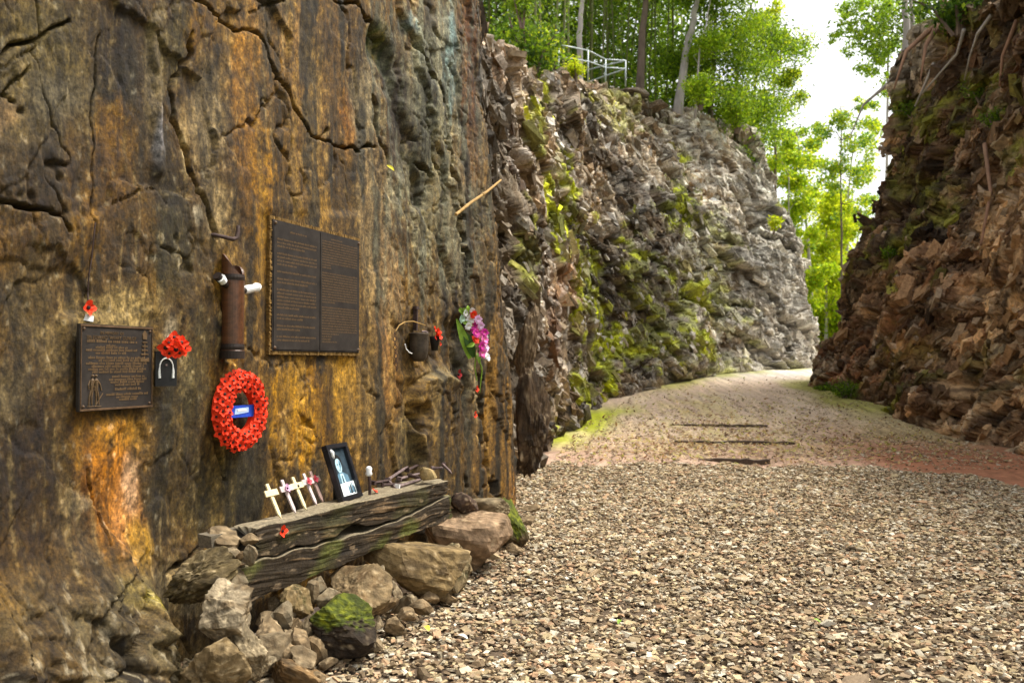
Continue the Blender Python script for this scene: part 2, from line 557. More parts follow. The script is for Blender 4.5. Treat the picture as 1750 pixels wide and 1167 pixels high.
# cx, cy, rx, ry, colour, strength, how much the streaks break it up
BLOBS = [
    (80, 120, 190, 130, (.22, .165, .07), .75, .8), (60, 40, 120, 60, (.25, .19, .08), .6, .9), (110, 160, 70, 60, GRY, .35, 1.2),
    (30, 250, 80, 90, (.27, .20, .10), .6, 1.0), (10, 195, 30, 40, (.5, .33, .18), .7, .8),
    (70, 320, 140, 90, DBR, .75, 1.0), (100, 430, 110, 60, DBR, .6, 1.0), (30, 420, 60, 70, OCH, .35, 1.0),
    (215, 130, 45, 110, DRK, .75, 1.1), (190, 60, 60, 70, DBR, .6, 1.0), (205, 245, 45, 80, OCH, .75, 1.0), (180, 330, 60, 90, BRN, .6, 1.0),
    (155, 380, 30, 120, OCH, .45, 1.2), (210, 430, 60, 60, DBR, .7, 1.0),
    (272, 90, 20, 110, (.32, .26, .15), .75, 1.0), (277, 235, 11, 60, (.58, .56, .58), .9, 1.3), (262, 170, 12, 90, BUF, .6, 1.2),
    (305, 70, 22, 90, OLV, .85, .9), (295, 330, 40, 130, DRK, .8, 1.2), (300, 420, 45, 120, (.05, .042, .02), .85, 1.0),
    (350, 60, 30, 70, OCH, .85, .8), (360, 190, 45, 120, BUF, .8, 1.0), (395, 230, 22, 200, DBR, .8, 1.2),
    (372, 360, 26, 60, BUF, .75, 1.0), (340, 365, 10, 22, (.6, .52, .38), .8, .6), (425, 190, 26, 190, (.40, .20, .06), .7, 1.2), (445, 330, 20, 120, OCH, .75, 1.2),
    (535, 130, 90, 160, (.23, .13, .048), .7, 1.2), (490, 50, 60, 40, (.36, .22, .10), .6, 1.0), (535, 180, 16, 190, (.46, .30, .12), .75, 1.3), (500, 250, 14, 140, DBR, .6, 1.2),
    (575, 270, 18, 120, DBR, .75, 1.2), (560, 340, 20, 60, (.45, .27, .09), .55, 1.0), (605, 200, 14, 60, ORG, .55, 1.0),
    (628, 180, 26, 90, (.42, .34, .21), .85, .8), (640, 380, 32, 170, (.40, .29, .16), .75, 1.2), (665, 500, 22, 140, (.33, .22, .12), .7, 1.2),
    (740, 150, 60, 150, (.34, .32, .22), .85, .9), (735, 330, 50, 150, (.27, .24, .14), .8, 1.0), (775, 400, 25, 150, (.30, .26, .17), .7, 1.1),
    (684, 200, 22, 130, (.05, .034, .02), .9, .5), (650, 70, 22, 42, MOSS, .95, .6), (668, 105, 12, 30, MOSS, .9, .6),
    (762, 70, 10, 110, TEAL, .95, .6), (773, 160, 8, 70, TEAL, .75, .8), (702, 40, 12, 22, TEAL, .75, .8), (715, 75, 9, 30, TEAL, .6, .8),
    (810, 110, 26, 190, REDB, .75, 1.0), (812, 280, 24, 90, (.36, .22, .11), .7, 1.1), (828, 150, 14, 160, DBR, .75, 1.0),
    (822, 360, 30, 50, (.06, .05, .025), .75, 1.0), (830, 480, 30, 100, (.24, .15, .06), .7, 1.1),
    (530, 700, 85, 110, OCH, .95, .8), (500, 660, 30, 60, (.58, .33, .09), .8, 1.0), (580, 640, 40, 45, (.56, .32, .08), .75, 1.0), (485, 720, 14, 110, DBR, .7, 1.3), (560, 720, 12, 100, DBR, .75, 1.3), (600, 730, 14, 90, DBR, .6, 1.3),
    (430, 560, 24, 130, (.33, .19, .06), .7, 1.2), (415, 350, 12, 80, BRN, .5, 1.0),
    (640, 680, 30, 120, (.17, .115, .05), .7, 1.1), (665, 640, 18, 90, (.36, .18, .07), .5, 1.2), (735, 720, 50, 110, (.115, .07, .022), .85, .8), (725, 700, 5, 90, (.40, .29, .14), .6, .8), (740, 640, 30, 16, (.34, .27, .15), .8, .6),
    (690, 760, 16, 60, (.27, .22, .11), .6, 1.0), (800, 720, 25, 140, (.12, .10, .06), .7, 1.1), (800, 640, 20, 90, (.28, .25, .17), .55, 1.2),
    (850, 640, 22, 180, (.33, .18, .055), .8, 1.0), (870, 760, 24, 110, (.38, .22, .08), .75, 1.0), (885, 840, 20, 45, (.58, .31, .12), .9, .7), (820, 780, 24, 70, BRN, .6, 1.0),
    (195, 530, 85, 45, (.50, .37, .18), .85, .8), (60, 520, 60, 100, (.19, .14, .07), .6, 1.0), (20, 680, 40, 80, (.33, .26, .15), .55, 1.0), (95, 600, 30, 90, (.27, .20, .10), .55, 1.0),
    (150, 760, 50, 70, OCH, .8, .8), (205, 740, 55, 40, (.58, .33, .10), .8, .8), (185, 830, 55, 130, ORG, .95, .7), (215, 880, 38, 90, (.60, .30, .13), .9, .7), (225, 830, 18, 60, (.66, .48, .33), .6, .8), (232, 930, 28, 50, (.50, .30, .08), .8, .8), (170, 900, 8, 110, DBR, .6, 1.0),
    (282, 580, 16, 60, (.40, .34, .24), .8, .8), (262, 620, 14, 90, (.36, .22, .08), .6, 1.0), (300, 720, 50, 130, (.055, .045, .02), .9, .8), (290, 850, 45, 100, (.06, .045, .02), .85, .8), (330, 600, 25, 100, (.09, .075, .035), .7, 1.0), (312, 640, 14, 50, (.30, .24, .13), .5, 1.0),
    (400, 840, 60, 90, (.10, .08, .032), .8, .9), (345, 850, 30, 90, (.11, .085, .035), .7, 1.0),
    (60, 790, 80, 130, (.055, .034, .012), .85, .8), (110, 920, 45, 70, (.12, .085, .05), .7, 1.0), (40, 960, 80, 90, (.15, .085, .028), .65, 1.0), (70, 860, 30, 50, (.17, .10, .03), .5, 1.0), (125, 860, 25, 20, (.42, .34, .22), .6, .8),
    (200, 1010, 60, 40, (.30, .24, .09), .6, 1.0), (215, 1025, 25, 22, (.34, .27, .02), .75, .7), (120, 1080, 110, 90, (.19, .14, .07), .6, 1.0), (330, 1010, 90, 60, (.26, .22, .14), .7, .9), (280, 1130, 120, 60, (.34, .25, .13), .6, .9),
]


def wall_col(t, z):
    px, py = wall_px(t, z)
    st = fbm(t * 11, z * .8, 1.1, 4)
    st2 = fbm(t * 30, z * 2.0, 9.1, 3)
    mo = fbm(t * 6, z * 5, 4.1, 5, .6)
    mo2 = fbm(t * 26, z * 22, 6.1, 4, .65)
    lf = (1 - sst(280, 480, px))[..., None]
    base = np.zeros(t.shape + (3,)) + np.array((.155, .092, .034))
    k = (st * .6 * (1 - .5 * lf[..., 0]) + mo * (.35 + .35 * lf[..., 0]))
    base = mixc(base, OCH, np.clip(k, 0, .8) * .8)
    base = mixc(base, DRK, np.clip(-k * 1.2, 0, .85))
    for cx, cy, rx, ry, c, s, br in BLOBS:
        sel = (np.abs(px - cx) < rx * 2.2) & (np.abs(py - cy) < ry * 2.2)
        if not sel.any():
            continue
        q = np.hypot((px[sel] - cx) / rx, (py[sel] - cy) / ry)
        m = sst(0, .75, 1.18 - q + br * (.38 * st[sel] + .26 * mo[sel] + .22 * mo2[sel]) * .9) * s
        b = base[sel]
        base[sel] = b * (1 - m[:, None]) + np.array(c) * m[:, None]
    base = mixc(base, DRK, np.clip(sst(.25, .75, -st2 - .25 * mo) * .55, 0, 1))
    base = mixc(base, (.50, .38, .20), sst(.35, .9, st2 + .3 * mo2) * .40)
    st3 = fbm(t * 6.5 + .25 * fbm(t * 3, z * 2, 2, 3), z * .50, 21.1, 4, .55)
    st4 = fbm(t * 24, z * 1.6, 27.1, 4, .6)
    rw = .45 + .55 * (1 - lf[..., 0])
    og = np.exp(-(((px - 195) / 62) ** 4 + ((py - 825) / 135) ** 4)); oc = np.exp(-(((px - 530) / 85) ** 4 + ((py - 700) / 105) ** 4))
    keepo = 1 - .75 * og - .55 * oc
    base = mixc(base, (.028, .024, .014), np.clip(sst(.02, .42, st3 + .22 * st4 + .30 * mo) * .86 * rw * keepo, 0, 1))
    base = mixc(base, (.42, .27, .105), np.clip(sst(.25, .80, -st3 + .40 * st4 + .25 * mo2) * .42 * rw, 0, 1))
    gg = sst(600, 680, px) * sst(860, 800, px) * sst(620, 420, py)
    base = mixc(base, (.30, .295, .21), np.clip(gg * sst(-.25, .45, st4 + .5 * mo) * .55, 0, 1))
    base = mixc(base, GRY, sst(.55, 1.0, mo2) * .35 * lf[..., 0])
    fine = perlin(t * 75, z * 55, 2.2) + .6 * perlin(t * 150, z * 120, 4.2)
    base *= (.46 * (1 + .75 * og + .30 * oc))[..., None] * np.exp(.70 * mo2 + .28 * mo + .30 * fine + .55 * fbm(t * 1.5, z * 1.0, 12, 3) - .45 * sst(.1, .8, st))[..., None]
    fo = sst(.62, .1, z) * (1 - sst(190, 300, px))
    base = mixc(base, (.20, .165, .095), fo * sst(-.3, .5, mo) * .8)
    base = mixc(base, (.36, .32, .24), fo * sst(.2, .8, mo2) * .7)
    base *= (1 - .38 * (1 - sst(150, 430, px)) * sst(-.5, .4, mo + .4 * st + .2))[..., None]  # left part darkened: shade toward that end painted in with the stain
    lum = base.mean(-1, keepdims=True)
    return np.clip(lum + (base - lum) * 1.30, .004, 1)


ZT = 3.95
pxs = np.concatenate([np.linspace(-420, -60, 36)[:-1], np.linspace(-60, 860, 500)])
tt = np.array([to_wall(p, 600)[0] for p in pxs])
tt = np.concatenate([tt, np.linspace(tt[-1], 6.5, 24)[1:]]) / 6.5      # 0..1 of the edge
zz = np.concatenate([np.linspace(-.15, ZT, 490), np.linspace(ZT, 6.2, 40)[1:]])
TE = np.interp(zz, [-.15, 0, 1.24, 2.15, 3.97, 6.2], [6.80, 6.75, 6.60, 6.34, 5.98, 5.7])
Q, Z = np.meshgrid(tt, zz)
T = Q * TE[:, None]
D = wall_disp(T, Z)
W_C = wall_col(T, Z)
# fade the relief towards the corner so that its edge stays a clean broken arris, then turn back into the hill
P = WP0 + T[..., None] * WD + D[..., None] * WN
P[..., 2] = Z
nb = 26
back = np.linspace(0, 2.6, nb + 1)[1:]
edge = P[:, -1:, :]
jag = .10 * fbm(zz * 1.6, zz * 0 + 4, 1, 5, .6)
P[:, -1, :] += (jag[:, None] * WD)
B = edge + WD * (jag[:, None, None]) - back[None, :, None] * (WN * .93 - WD * .15)
B = B + (.06 * fbm(back[None, :] * 3 + 0 * Z[:, :1], Z[:, :1] * 3, 7, 3))[..., None] * WD
B[..., 2] = Z[:, :1]
P = np.concatenate([P, B], 1)
CB = np.zeros(B.shape) + np.array(BRN)
CB *= np.exp(.5 * fbm(back[None, :] * 4 + 0 * Z[:, :1], Z[:, :1] * 4, 3, 4))[..., None]
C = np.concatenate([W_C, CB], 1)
# flat top going back into the hill
TOPB = np.linspace(0, 6, 12)[1:]
rows = []
for b in TOPB:
    r = P[-1].copy(); r = r - WN * b; r[:, 2] = 6.2 + .12 * b
    rows.append(r)
P = np.concatenate([P, np.array(rows)], 0)
C = np.concatenate([C, np.repeat(C[-1:], len(TOPB), 0)], 0)
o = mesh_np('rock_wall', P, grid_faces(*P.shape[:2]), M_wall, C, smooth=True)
tag(o, 'smooth stained ochre and brown rock wall carrying the plaques', 'rock wall', kind='structure')


def WM(px, py, off=0.0, roll=0.0):
    """frame on the wall's surface: x along the wall, y up, z out of it"""
    t, z = to_wall(px, py)
    dd = float(wall_disp(np.array([t]), np.array([z]))[0])
    r = np.array(ray(px, py))
    p = r * ((dd + off - WDIST) / r.dot(WN))
    z = float(p[2]) + EYE
    M = Matrix(((WD[0], 0, WN[0], p[0]), (WD[1], 0, WN[1], p[1]), (0, 1, 0, z), (0, 0, 0, 1)))
    return M @ Matrix.Rotation(roll, 4, 'Z')


def WL(px, py, off=0.0):
    t, z = to_wall(px, py)
    p = WP0 + WD * t + WN * off
    return Vector((p[0], p[1], z))


# ------------------------------------------------------------------ the rough cliffs of the cutting
def ico(sub):
    import bmesh
    bm = bmesh.new()
    bmesh.ops.create_icosphere(bm, subdivisions=sub, radius=1)
    bm.verts.ensure_lookup_table()
    V = np.array([v.co[:] for v in bm.verts]); Fa = np.array([[v.index for v in f.verts] for f in bm.faces])
    bm.free()
    return V, Fa


ICO1, ICO3, ICO4, ICO5 = ico(1), ico(3), ico(4), ico(5)
def resample(pts, n, dens=1.0):
    pts = np.array(pts, float)
    s = np.concatenate([[0], np.cumsum(np.hypot(*np.diff(pts[:, :2], axis=0).T))])
    fine = np.linspace(0, s[-1], 4000)
    X = np.stack([np.interp(fine, s, pts[:, k]) for k in range(pts.shape[1])], 1)
    ker = np.hanning(241); ker /= ker.sum()
    for k in range(X.shape[1]):
        a = np.pad(X[:, k], 120, mode='reflect', reflect_type='odd')
        X[:, k] = np.convolve(a, ker, 'valid')
    w = np.cumsum(1 / np.maximum(X[:, 1], 6) ** dens); w = (w - w[0]) / (w[-1] - w[0])
    f = np.interp(np.linspace(0, 1, n), w, fine)
    return f, np.stack([np.interp(f, fine, X[:, k]) for k in range(X.shape[1])], 1)


def cliff(pts, nu, nv, side, lean_tab, slope_tab, backdir, nplat=60, backmax=30):
    """pts: x, y of the foot, height of the top above eye level, lean"""
    u, X = resample(pts, nu)
    tang = np.gradient(X[:, :2], axis=0)
    tang /= np.linalg.norm(tang, axis=1)[:, None]
    O = np.stack([tang[:, 1], -tang[:, 0]], 1) * side
    gzv = gz(X[:, 1]) - .25
    top = X[:, 2] + EYE + .25 * fbm(u * .35, u * 0, 3, 4)
    k = np.linspace(0, 1, nv)[:, None]
    z = gzv[None] + (top - gzv)[None] * k
    lean = np.interp(k, lean_tab[0], lean_tab[1]) * X[None, :, 3]
    P = np.zeros((nv, nu, 3))
    P[..., :2] = X[None, :, :2] - O[None] * lean[..., None]
    P[..., 2] = z
    b = (np.linspace(0, 1, nplat + 1)[1:] ** 2 * backmax)[:, None]
    Pp = np.zeros((nplat, nu, 3))
    Pp[..., :2] = P[-1][None, :, :2] + np.array(backdir)[None, None] * b[..., None]
    Pp[..., 2] = top[None] + np.interp(b, slope_tab[0], slope_tab[1])
    P = np.concatenate([P, Pp], 0)
    # soften the brow
    for _ in range(3):
        P[nv - 8:nv + 8] = (P[nv - 9:nv + 7] + P[nv - 8:nv + 8] * 2 + P[nv - 7:nv + 9]) / 4
    S = np.concatenate([np.zeros((1, nu)), np.cumsum(np.linalg.norm(np.diff(P, axis=0), axis=2), 0)], 0)
    U = np.repeat(u[None], P.shape[0], 0)
    du = np.gradient(P, axis=1); dv = np.gradient(P, axis=0)
    N = np.cross(du, dv); N /= np.linalg.norm(N, axis=2)[..., None] + 1e-9
    if side < 0: N = -N
    return P, N, U, S, nv


def rock_relief(U, S, ang, k=.3, sc=1.0, seed=40, amp=1.0, el=2.2):
    """U along the foot, S up the face; the beds dip along ang once U is shortened by k"""
    wx = .22 * fbm(U * k * 1.3, S * 1.3, 1, 3); wy = .22 * fbm(U * k * 1.3, S * 1.3, 5, 3)

    def ab(kk, an):
        u, s_ = U * kk + wx, S + wy
        return u * math.cos(an) + s_ * math.sin(an), -u * math.sin(an) + s_ * math.cos(an)
    a, b = ab(k, ang)
    a3, b3 = ab(k * 2.2, ang * 1.15)
    f1, r1, q1 = facet(a / (2.3 * sc), b / (2.3 / el * sc), seed, .30, .06, 1.0)
    f2, r2, q2 = facet(a / (.80 * sc), b / (.80 / el * sc), seed + 10, .6, .08, 1.1)
    f3, r3, q3 = facet(a3 / (.36 * sc), b3 / (.36 / el * sc), seed + 20, .45, .12, 1.3)
    g0, r0, q0 = facet(a / (5.5 * sc), b / (.95 * sc), seed + 50, 1.0, .08, .9)
    f5, r5, q5 = facet((U * .7 + .3 * wx) / .20, (S + .3 * wy) / .17, seed + 70, .5, .15)
    big = fbm(U * k, S * .4, 2, 3)
    d = amp * (.22 * big + .20 * f1 + .10 * f2 + .040 * f3 + .26 * g0 + .022 * f5 + .012 * fbm(U * 3, S * 3, 3, 2))
    return d, (r1, r2, r3, q2, q3, q0, r5), a, b


CUB = (np.array([(x, y, z) for z in (-.62, .62) for x, y in ((-.62, -.62), (.62, -.62), (.62, .62), (-.62, .62))]),
       np.array([(0, 2, 1), (0, 3, 2), (4, 5, 6), (4, 6, 7), (0, 1, 5), (0, 5, 4), (1, 2, 6), (1, 6, 5), (2, 3, 7), (2, 7, 6), (3, 0, 4), (3, 4, 7)]))
OCT = (np.array([(1, 0, 0), (0, 1, 0), (-1, 0, 0), (0, -1, 0), (0, 0, 1), (0, 0, -1)], float),
       np.array([(0, 1, 4), (1, 2, 4), (2, 3, 4), (3, 0, 4), (1, 0, 5), (2, 1, 5), (3, 2, 5), (0, 3, 5)]))


def shards(parent, P, N, C, nv, n, seed, dirv, med, label, pfrac, pcol):
    rg = np.random.default_rng(seed)
    nr, nc = P.shape[:2]
    ok_x = rg.integers(2, nc - 2, n * 3); ok_r = rg.integers(18, nv + 10, n * 3)
    p = P[ok_r, ok_x]
    px_, py_ = project(p)
    clump = fbm(ok_x * .03, ok_r * .03, seed, 3)
    k = (p[:, 1] > 4) & ((p[:, 1] > 12.5) | (px_ > 1300) | (rg.random(len(p)) < .35)) & (clump + rg.normal(0, .25, len(p)) > -.15) & (px_ < 2000) & (px_ > 780)
    ok_r, ok_x, p = ok_r[k][:n], ok_x[k][:n], p[k][:n]
    n = len(p)
    T_ = P[ok_r, ok_x + 2] - P[ok_r, ok_x - 2]; T_ /= np.linalg.norm(T_, axis=1)[:, None] + 1e-9
    Nn = N[ok_r, ok_x]
    ax = T_ * dirv[0] + np.array((0, 0, dirv[1])) + rg.normal(0, .28, (n, 3))
    ax /= np.linalg.norm(ax, axis=1)[:, None]
    Nn = Nn + rg.normal(0, .35, (n, 3)) + np.array((0, 0, .25))
    b_ = np.cross(Nn, ax); b_ /= np.linalg.norm(b_, axis=1)[:, None]
    c_ = np.cross(ax, b_)
    s = np.clip(med * np.exp(rg.normal(0, .50, n)), .018, .15)
    V, Fa = CUB
    v = V * 1.15
    v = v[None] * (1 + rg.uniform(-.42, .35, (n, len(V), 1)))
    v = v * (np.stack([rg.uniform(1.1, 2.2, n), rg.uniform(.5, 1.1, n), rg.uniform(.35, .8, n)], -1) * s[:, None])[:, None]
    w = v[..., 0:1] * ax[:, None] + v[..., 1:2] * b_[:, None] + v[..., 2:3] * c_[:, None] + (p - Nn * s[:, None] * .28)[:, None]
    f = Fa[None] + (np.arange(n) * len(V))[:, None, None]
    col = C[ok_r, ok_x] * rg.uniform(.7, 1.55, (n, 1))
    pale = rg.random(n) < pfrac * (.25 + .75 * sst(11, 16, p[:, 1]))
    col[pale] = np.array(pcol) * rg.uniform(.6, 1.25, (pale.sum(), 1))
    o = mesh_np('shards', w.reshape(-1, 3), f.reshape(-1, 3), M_cliff, np.repeat(col, len(V), 0), smooth=False, parent=parent)
    tag(o, label, kind='stuff')
    return o


LEFT = [(-3.2, 6.4, 4.3, .3), (-1.3, 7.2, 4.2, .3), (-.25, 8.2, 3.9, .3), (.22, 10, 3.7, .4), (.62, 12.5, 4.1, .55), (1.15, 14.4, 4.85, .7), (2.1, 17.3, 5.6, .95), (3.6, 20, 6.4, 1.4),
        (5.65, 22.8, 7.15, 2.0), (7.7, 24.4, 7.3, 2.3), (9.2, 25.8, 7.1, 2.3), (9.4, 27.4, 6.6, 2.0), (7.6, 29.5, 6.2, 1.6), (3, 33, 6, 1.5), (-3, 37, 6, 1.5)]
P, N, U, S, nvL = cliff(LEFT, 420, 340, 1, ([0, .45, .8, 1], [0, .22, .64, 1.0]), ([0, 2, 4, 8, 30], [0, .7, 1.35, 2.1, 4.0]), (-.90, .44))
d, (r1, r2, r3, q2, q3, q0, r5), a, b = rock_relief(U, S, R_(-63), k=.34, seed=40, sc=.62, el=1.9)
face = (np.arange(P.shape[0]) < nvL + 14)[:, None] * 1.0
nearf = sst(6.5, 12, P[..., 1])
bot = sst(0, .5, S)
P = P + N * (d * (.18 + .82 * face) * (.45 + .55 * nearf) * (.5 + .5 * bot))[..., None]
LP, LNV = P, nvL
px, py = project(P)
n1 = fbm(U * .3, S * .6, 11, 4); n2 = fbm(a * .7, b * 2.8, 12, 4); n3 = fbm(U * 1.6, S * 4, 13, 4)
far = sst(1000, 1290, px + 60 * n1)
C = np.zeros(P.shape) + np.array((.25, .175, .115))
C = mixc(C, (.45, .36, .27), sst(.35, .75, r3))
C = mixc(C, (.10, .068, .042), sst(.6, .85, r2) * .85)
C = mixc(C, (.30, .13, .06), sst(.15, .6, n1 + .3 * n2) * .55 * (1 - far))
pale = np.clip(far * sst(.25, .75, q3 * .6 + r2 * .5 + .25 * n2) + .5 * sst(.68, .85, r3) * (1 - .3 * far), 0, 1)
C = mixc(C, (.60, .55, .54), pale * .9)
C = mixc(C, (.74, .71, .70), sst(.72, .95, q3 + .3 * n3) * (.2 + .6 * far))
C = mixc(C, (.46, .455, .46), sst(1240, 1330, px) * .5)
soil = sst(nvL - 60, nvL - 10, np.arange(P.shape[0]))[:, None] * np.ones_like(px)
C = mixc(C, (.20, .135, .09), soil * .55 * sst(-.1, .4, n1 + n3))
C = mixc(C, (.10, .085, .03), soil * sst(nvL, nvL + 16, np.arange(P.shape[0]))[:, None] * .8)
moss = np.zeros_like(px)
for cx, cy, rx, ry, s in ((920, 200, 22, 120, .7), (960, 340, 30, 90, .9), (1000, 470, 34, 110, .85), (1030, 600, 40, 90, 1), (1110, 470, 60, 110, .75), (1160, 340, 40, 75, 1), (1080, 400, 22, 40, 1),
                          (1150, 560, 80, 90, .8), (1110, 610, 70, 50, .9), (1000, 640, 30, 60, .9), (1240, 560, 60, 100, .4), (1200, 450, 70, 100, .35), (945, 730, 14, 25, 1), (1330, 370, 14, 22, .9), (900, 420, 20, 80, .5), (1060, 180, 80, 60, .35)):
    q = np.hypot((px - cx) / rx, (py - cy) / ry)
    moss = np.maximum(moss, s * sst(0, .5, 1.1 - q + .55 * n2 + .35 * n3 - .1))
moss *= sst(-.25, .25, n2 + .5 * n3 + .25)
C = mixc(C, (.20, .23, .014), np.clip(moss, 0, 1) * .92)
C = mixc(C, (.46, .50, .014), np.clip(moss, 0, 1) * sst(.1, .6, n3 + n2) * .8)
C = C * (1 - (sst(.50, .78, q0) * .60 * (1 - .5 * far) * (1 - moss))[..., None])
C *= (1.0 * np.exp(.35 * n3) * (.50 + 1.0 * r5))[..., None] * np.array((.99, .98, .87))
o = mesh_np('rock_cliff', P, grid_faces(*P.shape[:2]), M_cliff, C, smooth=False)
tag(o, 'rough grey and brown cutting face streaked with green moss left of the path', 'cliff', kind='structure')
shards(o, P, N, C, nvL, 17000, 71, (1.0, -.85), .046, 'broken rock shards standing proud of the left cutting face', .17, (.62, .57, .50))

RIGHT = [(4.6, 1.5, 4.8, .8), (5.3, 5, 5.0, .9), (5.75, 8, 5.3, 1.0), (6.0, 10.2, 5.7, 1.1), (6.2, 12.6, 5.9, 1.3), (6.4, 15.8, 6.3, 1.7), (6.45, 18.5, 6.9, 2.1), (6.6, 20.2, 6.9, 2.15), (7.7, 21.4, 6.6, 1.7), (9.5, 22.4, 6.4, 1.6), (14, 23.5, 6.3, 1.5)]
P, N, U, S, nvR = cliff(RIGHT, 400, 350, -1, ([0, .2, .43, .58, 1], [0, .27, .55, .92, 1.0]), ([0, 3, 6, 12, 30], [0, .5, 1.0, 1.8, 3.0]), (.98, .18))
d, (r1, r2, r3, q2, q3, q0, r5), a, b = rock_relief(U, S, R_(-54), k=.42, seed=140, sc=.55, amp=.95, el=1.6)
face = (np.arange(P.shape[0]) < nvR + 14)[:, None] * 1.0
d = d + .35 * fbm(U * .45, S * .35, 77, 2) * sst(.3, 1.5, S)
P = P + N * (d * (.35 + .65 * face) * (.5 + .5 * sst(0, .6, S)))[..., None]
RP, RNV = P, nvR
px, py = project(P)
n1 = fbm(U * .3, S * .6, 31, 4); n2 = fbm(a * .7, b * 2.8, 32, 4); n3 = fbm(U * 1.6, S * 4, 33, 4)
C = np.zeros(P.shape) + np.array((.125, .070, .042))
C = mixc(C, (.32, .205, .125), sst(.35, .8, r3 + .2 * n1))
C = mixc(C, (.055, .036, .024), sst(.55, .9, r2) * .8)
C = mixc(C, (.24, .10, .045), sst(.1, .6, n1 + .3 * n2) * .55)
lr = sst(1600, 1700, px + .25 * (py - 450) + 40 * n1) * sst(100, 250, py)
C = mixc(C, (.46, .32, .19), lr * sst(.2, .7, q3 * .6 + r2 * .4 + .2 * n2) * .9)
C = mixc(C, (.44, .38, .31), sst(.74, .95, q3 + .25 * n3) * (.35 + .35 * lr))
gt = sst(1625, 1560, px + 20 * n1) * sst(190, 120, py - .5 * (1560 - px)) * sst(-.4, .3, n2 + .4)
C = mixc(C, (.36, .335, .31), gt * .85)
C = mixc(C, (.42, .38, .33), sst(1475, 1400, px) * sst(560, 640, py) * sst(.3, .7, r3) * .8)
soil = sst(nvR - 40, nvR - 5, np.arange(P.shape[0]))[:, None] * np.ones_like(px)
C = mixc(C, (.10, .07, .04), soil * .5)
moss = np.zeros_like(px)
for cx, cy, rx, ry, s in ((1440, 690, 60, 35, 1), (1480, 700, 60, 30, .8), (1660, 170, 80, 70, .85), (1690, 240, 70, 70, .8), (1570, 200, 50, 60, .8), (1520, 440, 70, 60, .8), (1600, 330, 60, 60, .6), (1540, 300, 40, 60, .6), (1650, 40, 80, 35, .5), (1700, 640, 70, 70, .35), (1560, 620, 70, 60, .3), (1460, 470, 25, 20, .8)):
    q = np.hypot((px - cx) / rx, (py - cy) / ry)
    moss = np.maximum(moss, s * sst(0, .5, 1.1 - q + .5 * n2 + .4 * n3 - .1))
moss *= sst(-.2, .3, n2 + .6 * n3 + .2)
C = mixc(C, (.085, .10, .012), np.clip(moss, 0, 1) * .9)
C = mixc(C, (.17, .19, .012), np.clip(moss, 0, 1) * sst(.15, .6, n3 + n2) * .7)
C = C * (1 - (sst(.50, .78, q0) * .6 * (1 - .5 * lr) * (1 - moss))[..., None])
C *= (.92 * np.exp(.35 * n3) * (.45 + 1.15 * r5))[..., None] * np.array((1.05, .96, .82))
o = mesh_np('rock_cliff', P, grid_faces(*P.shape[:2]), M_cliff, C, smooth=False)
tag(o, 'dark reddish brown rubbly cutting face right of the path', 'cliff', kind='structure')
shards(o, P, N, C, nvR, 17000, 72, (.9, -.8), .043, 'broken rock shards standing proud of the right cutting face', .06, (.36, .27, .19))


def plat_z(G, nv, x, y):
    A = G[nv - 10:].reshape(-1, 3)
    i = np.argsort((A[:, 0] - x) ** 2 + (A[:, 1] - y) ** 2)[:6]
    return float(A[i, 2].mean())


# ------------------------------------------------------------------ ground, path
gx = np.concatenate([np.linspace(-700, -30, 14), np.linspace(-20, 40, 31), np.linspace(50, 700, 14)])
gy = np.concatenate([np.linspace(-60, 0, 6), np.linspace(4, 80, 39), np.linspace(100, 1500, 18)])
X, Y = np.meshgrid(gx, gy)
Zg = gz(Y) - .09 + .25 * fbm(X * .05, Y * .05, 2, 3) * sst(55, 90, Y)
Cg = np.zeros(X.shape + (3,)) + np.array((.12, .14, .03))
o = mesh_np('ground', np.stack([X, Y, Zg], -1), grid_faces(*X.shape), M_path, Cg, smooth=True)
tag(o, kind='structure')

yy = 1 / np.linspace(1 / 1.2, 1 / 52, 380)
xx = np.linspace(-3.2, 13, 230)
X, Y = np.meshgrid(xx, yy)
nA = fbm(X * .9, Y * .6, 1, 4); nB = fbm(X * 5, Y * 5, 2, 4); nC = fbm(X * 14, Y * 14, 3, 3)
Zp = gz(Y) + .03 * nA + .012 * nB * sst(60, 5, Y) + .006 * nC * sst(30, 5, Y)
pth = np.stack([X, Y, Zp], -1)
px, py = project(pth)
# gravel heap edge: True inside
GPOLY = [(-3, 1.2), (-2.2, 2.6), (-1.6, 3.2), (-.6, 4.2), (-.55, 6.2), (-.25, 7.6), (.25, 9.9), (2.0, 10.0), (4.0, 9.7), (4.65, 8.9), (4.6, 8.0), (4.25, 7.2), (3.95, 6.6), (3.8, 5.8), (3.85, 4.5), (3.9, 1.2)]


def in_poly(x, y, poly):
    r = np.zeros(x.shape, bool)
    for (ax, ay), (bx, by) in zip(poly, poly[1:] + poly[:1]):
        if ay == by: continue
        c = ((ay > y) != (by > y)) & (x < (bx - ax) * (y - ay) / (by - ay) + ax)
        r ^= c
    return r


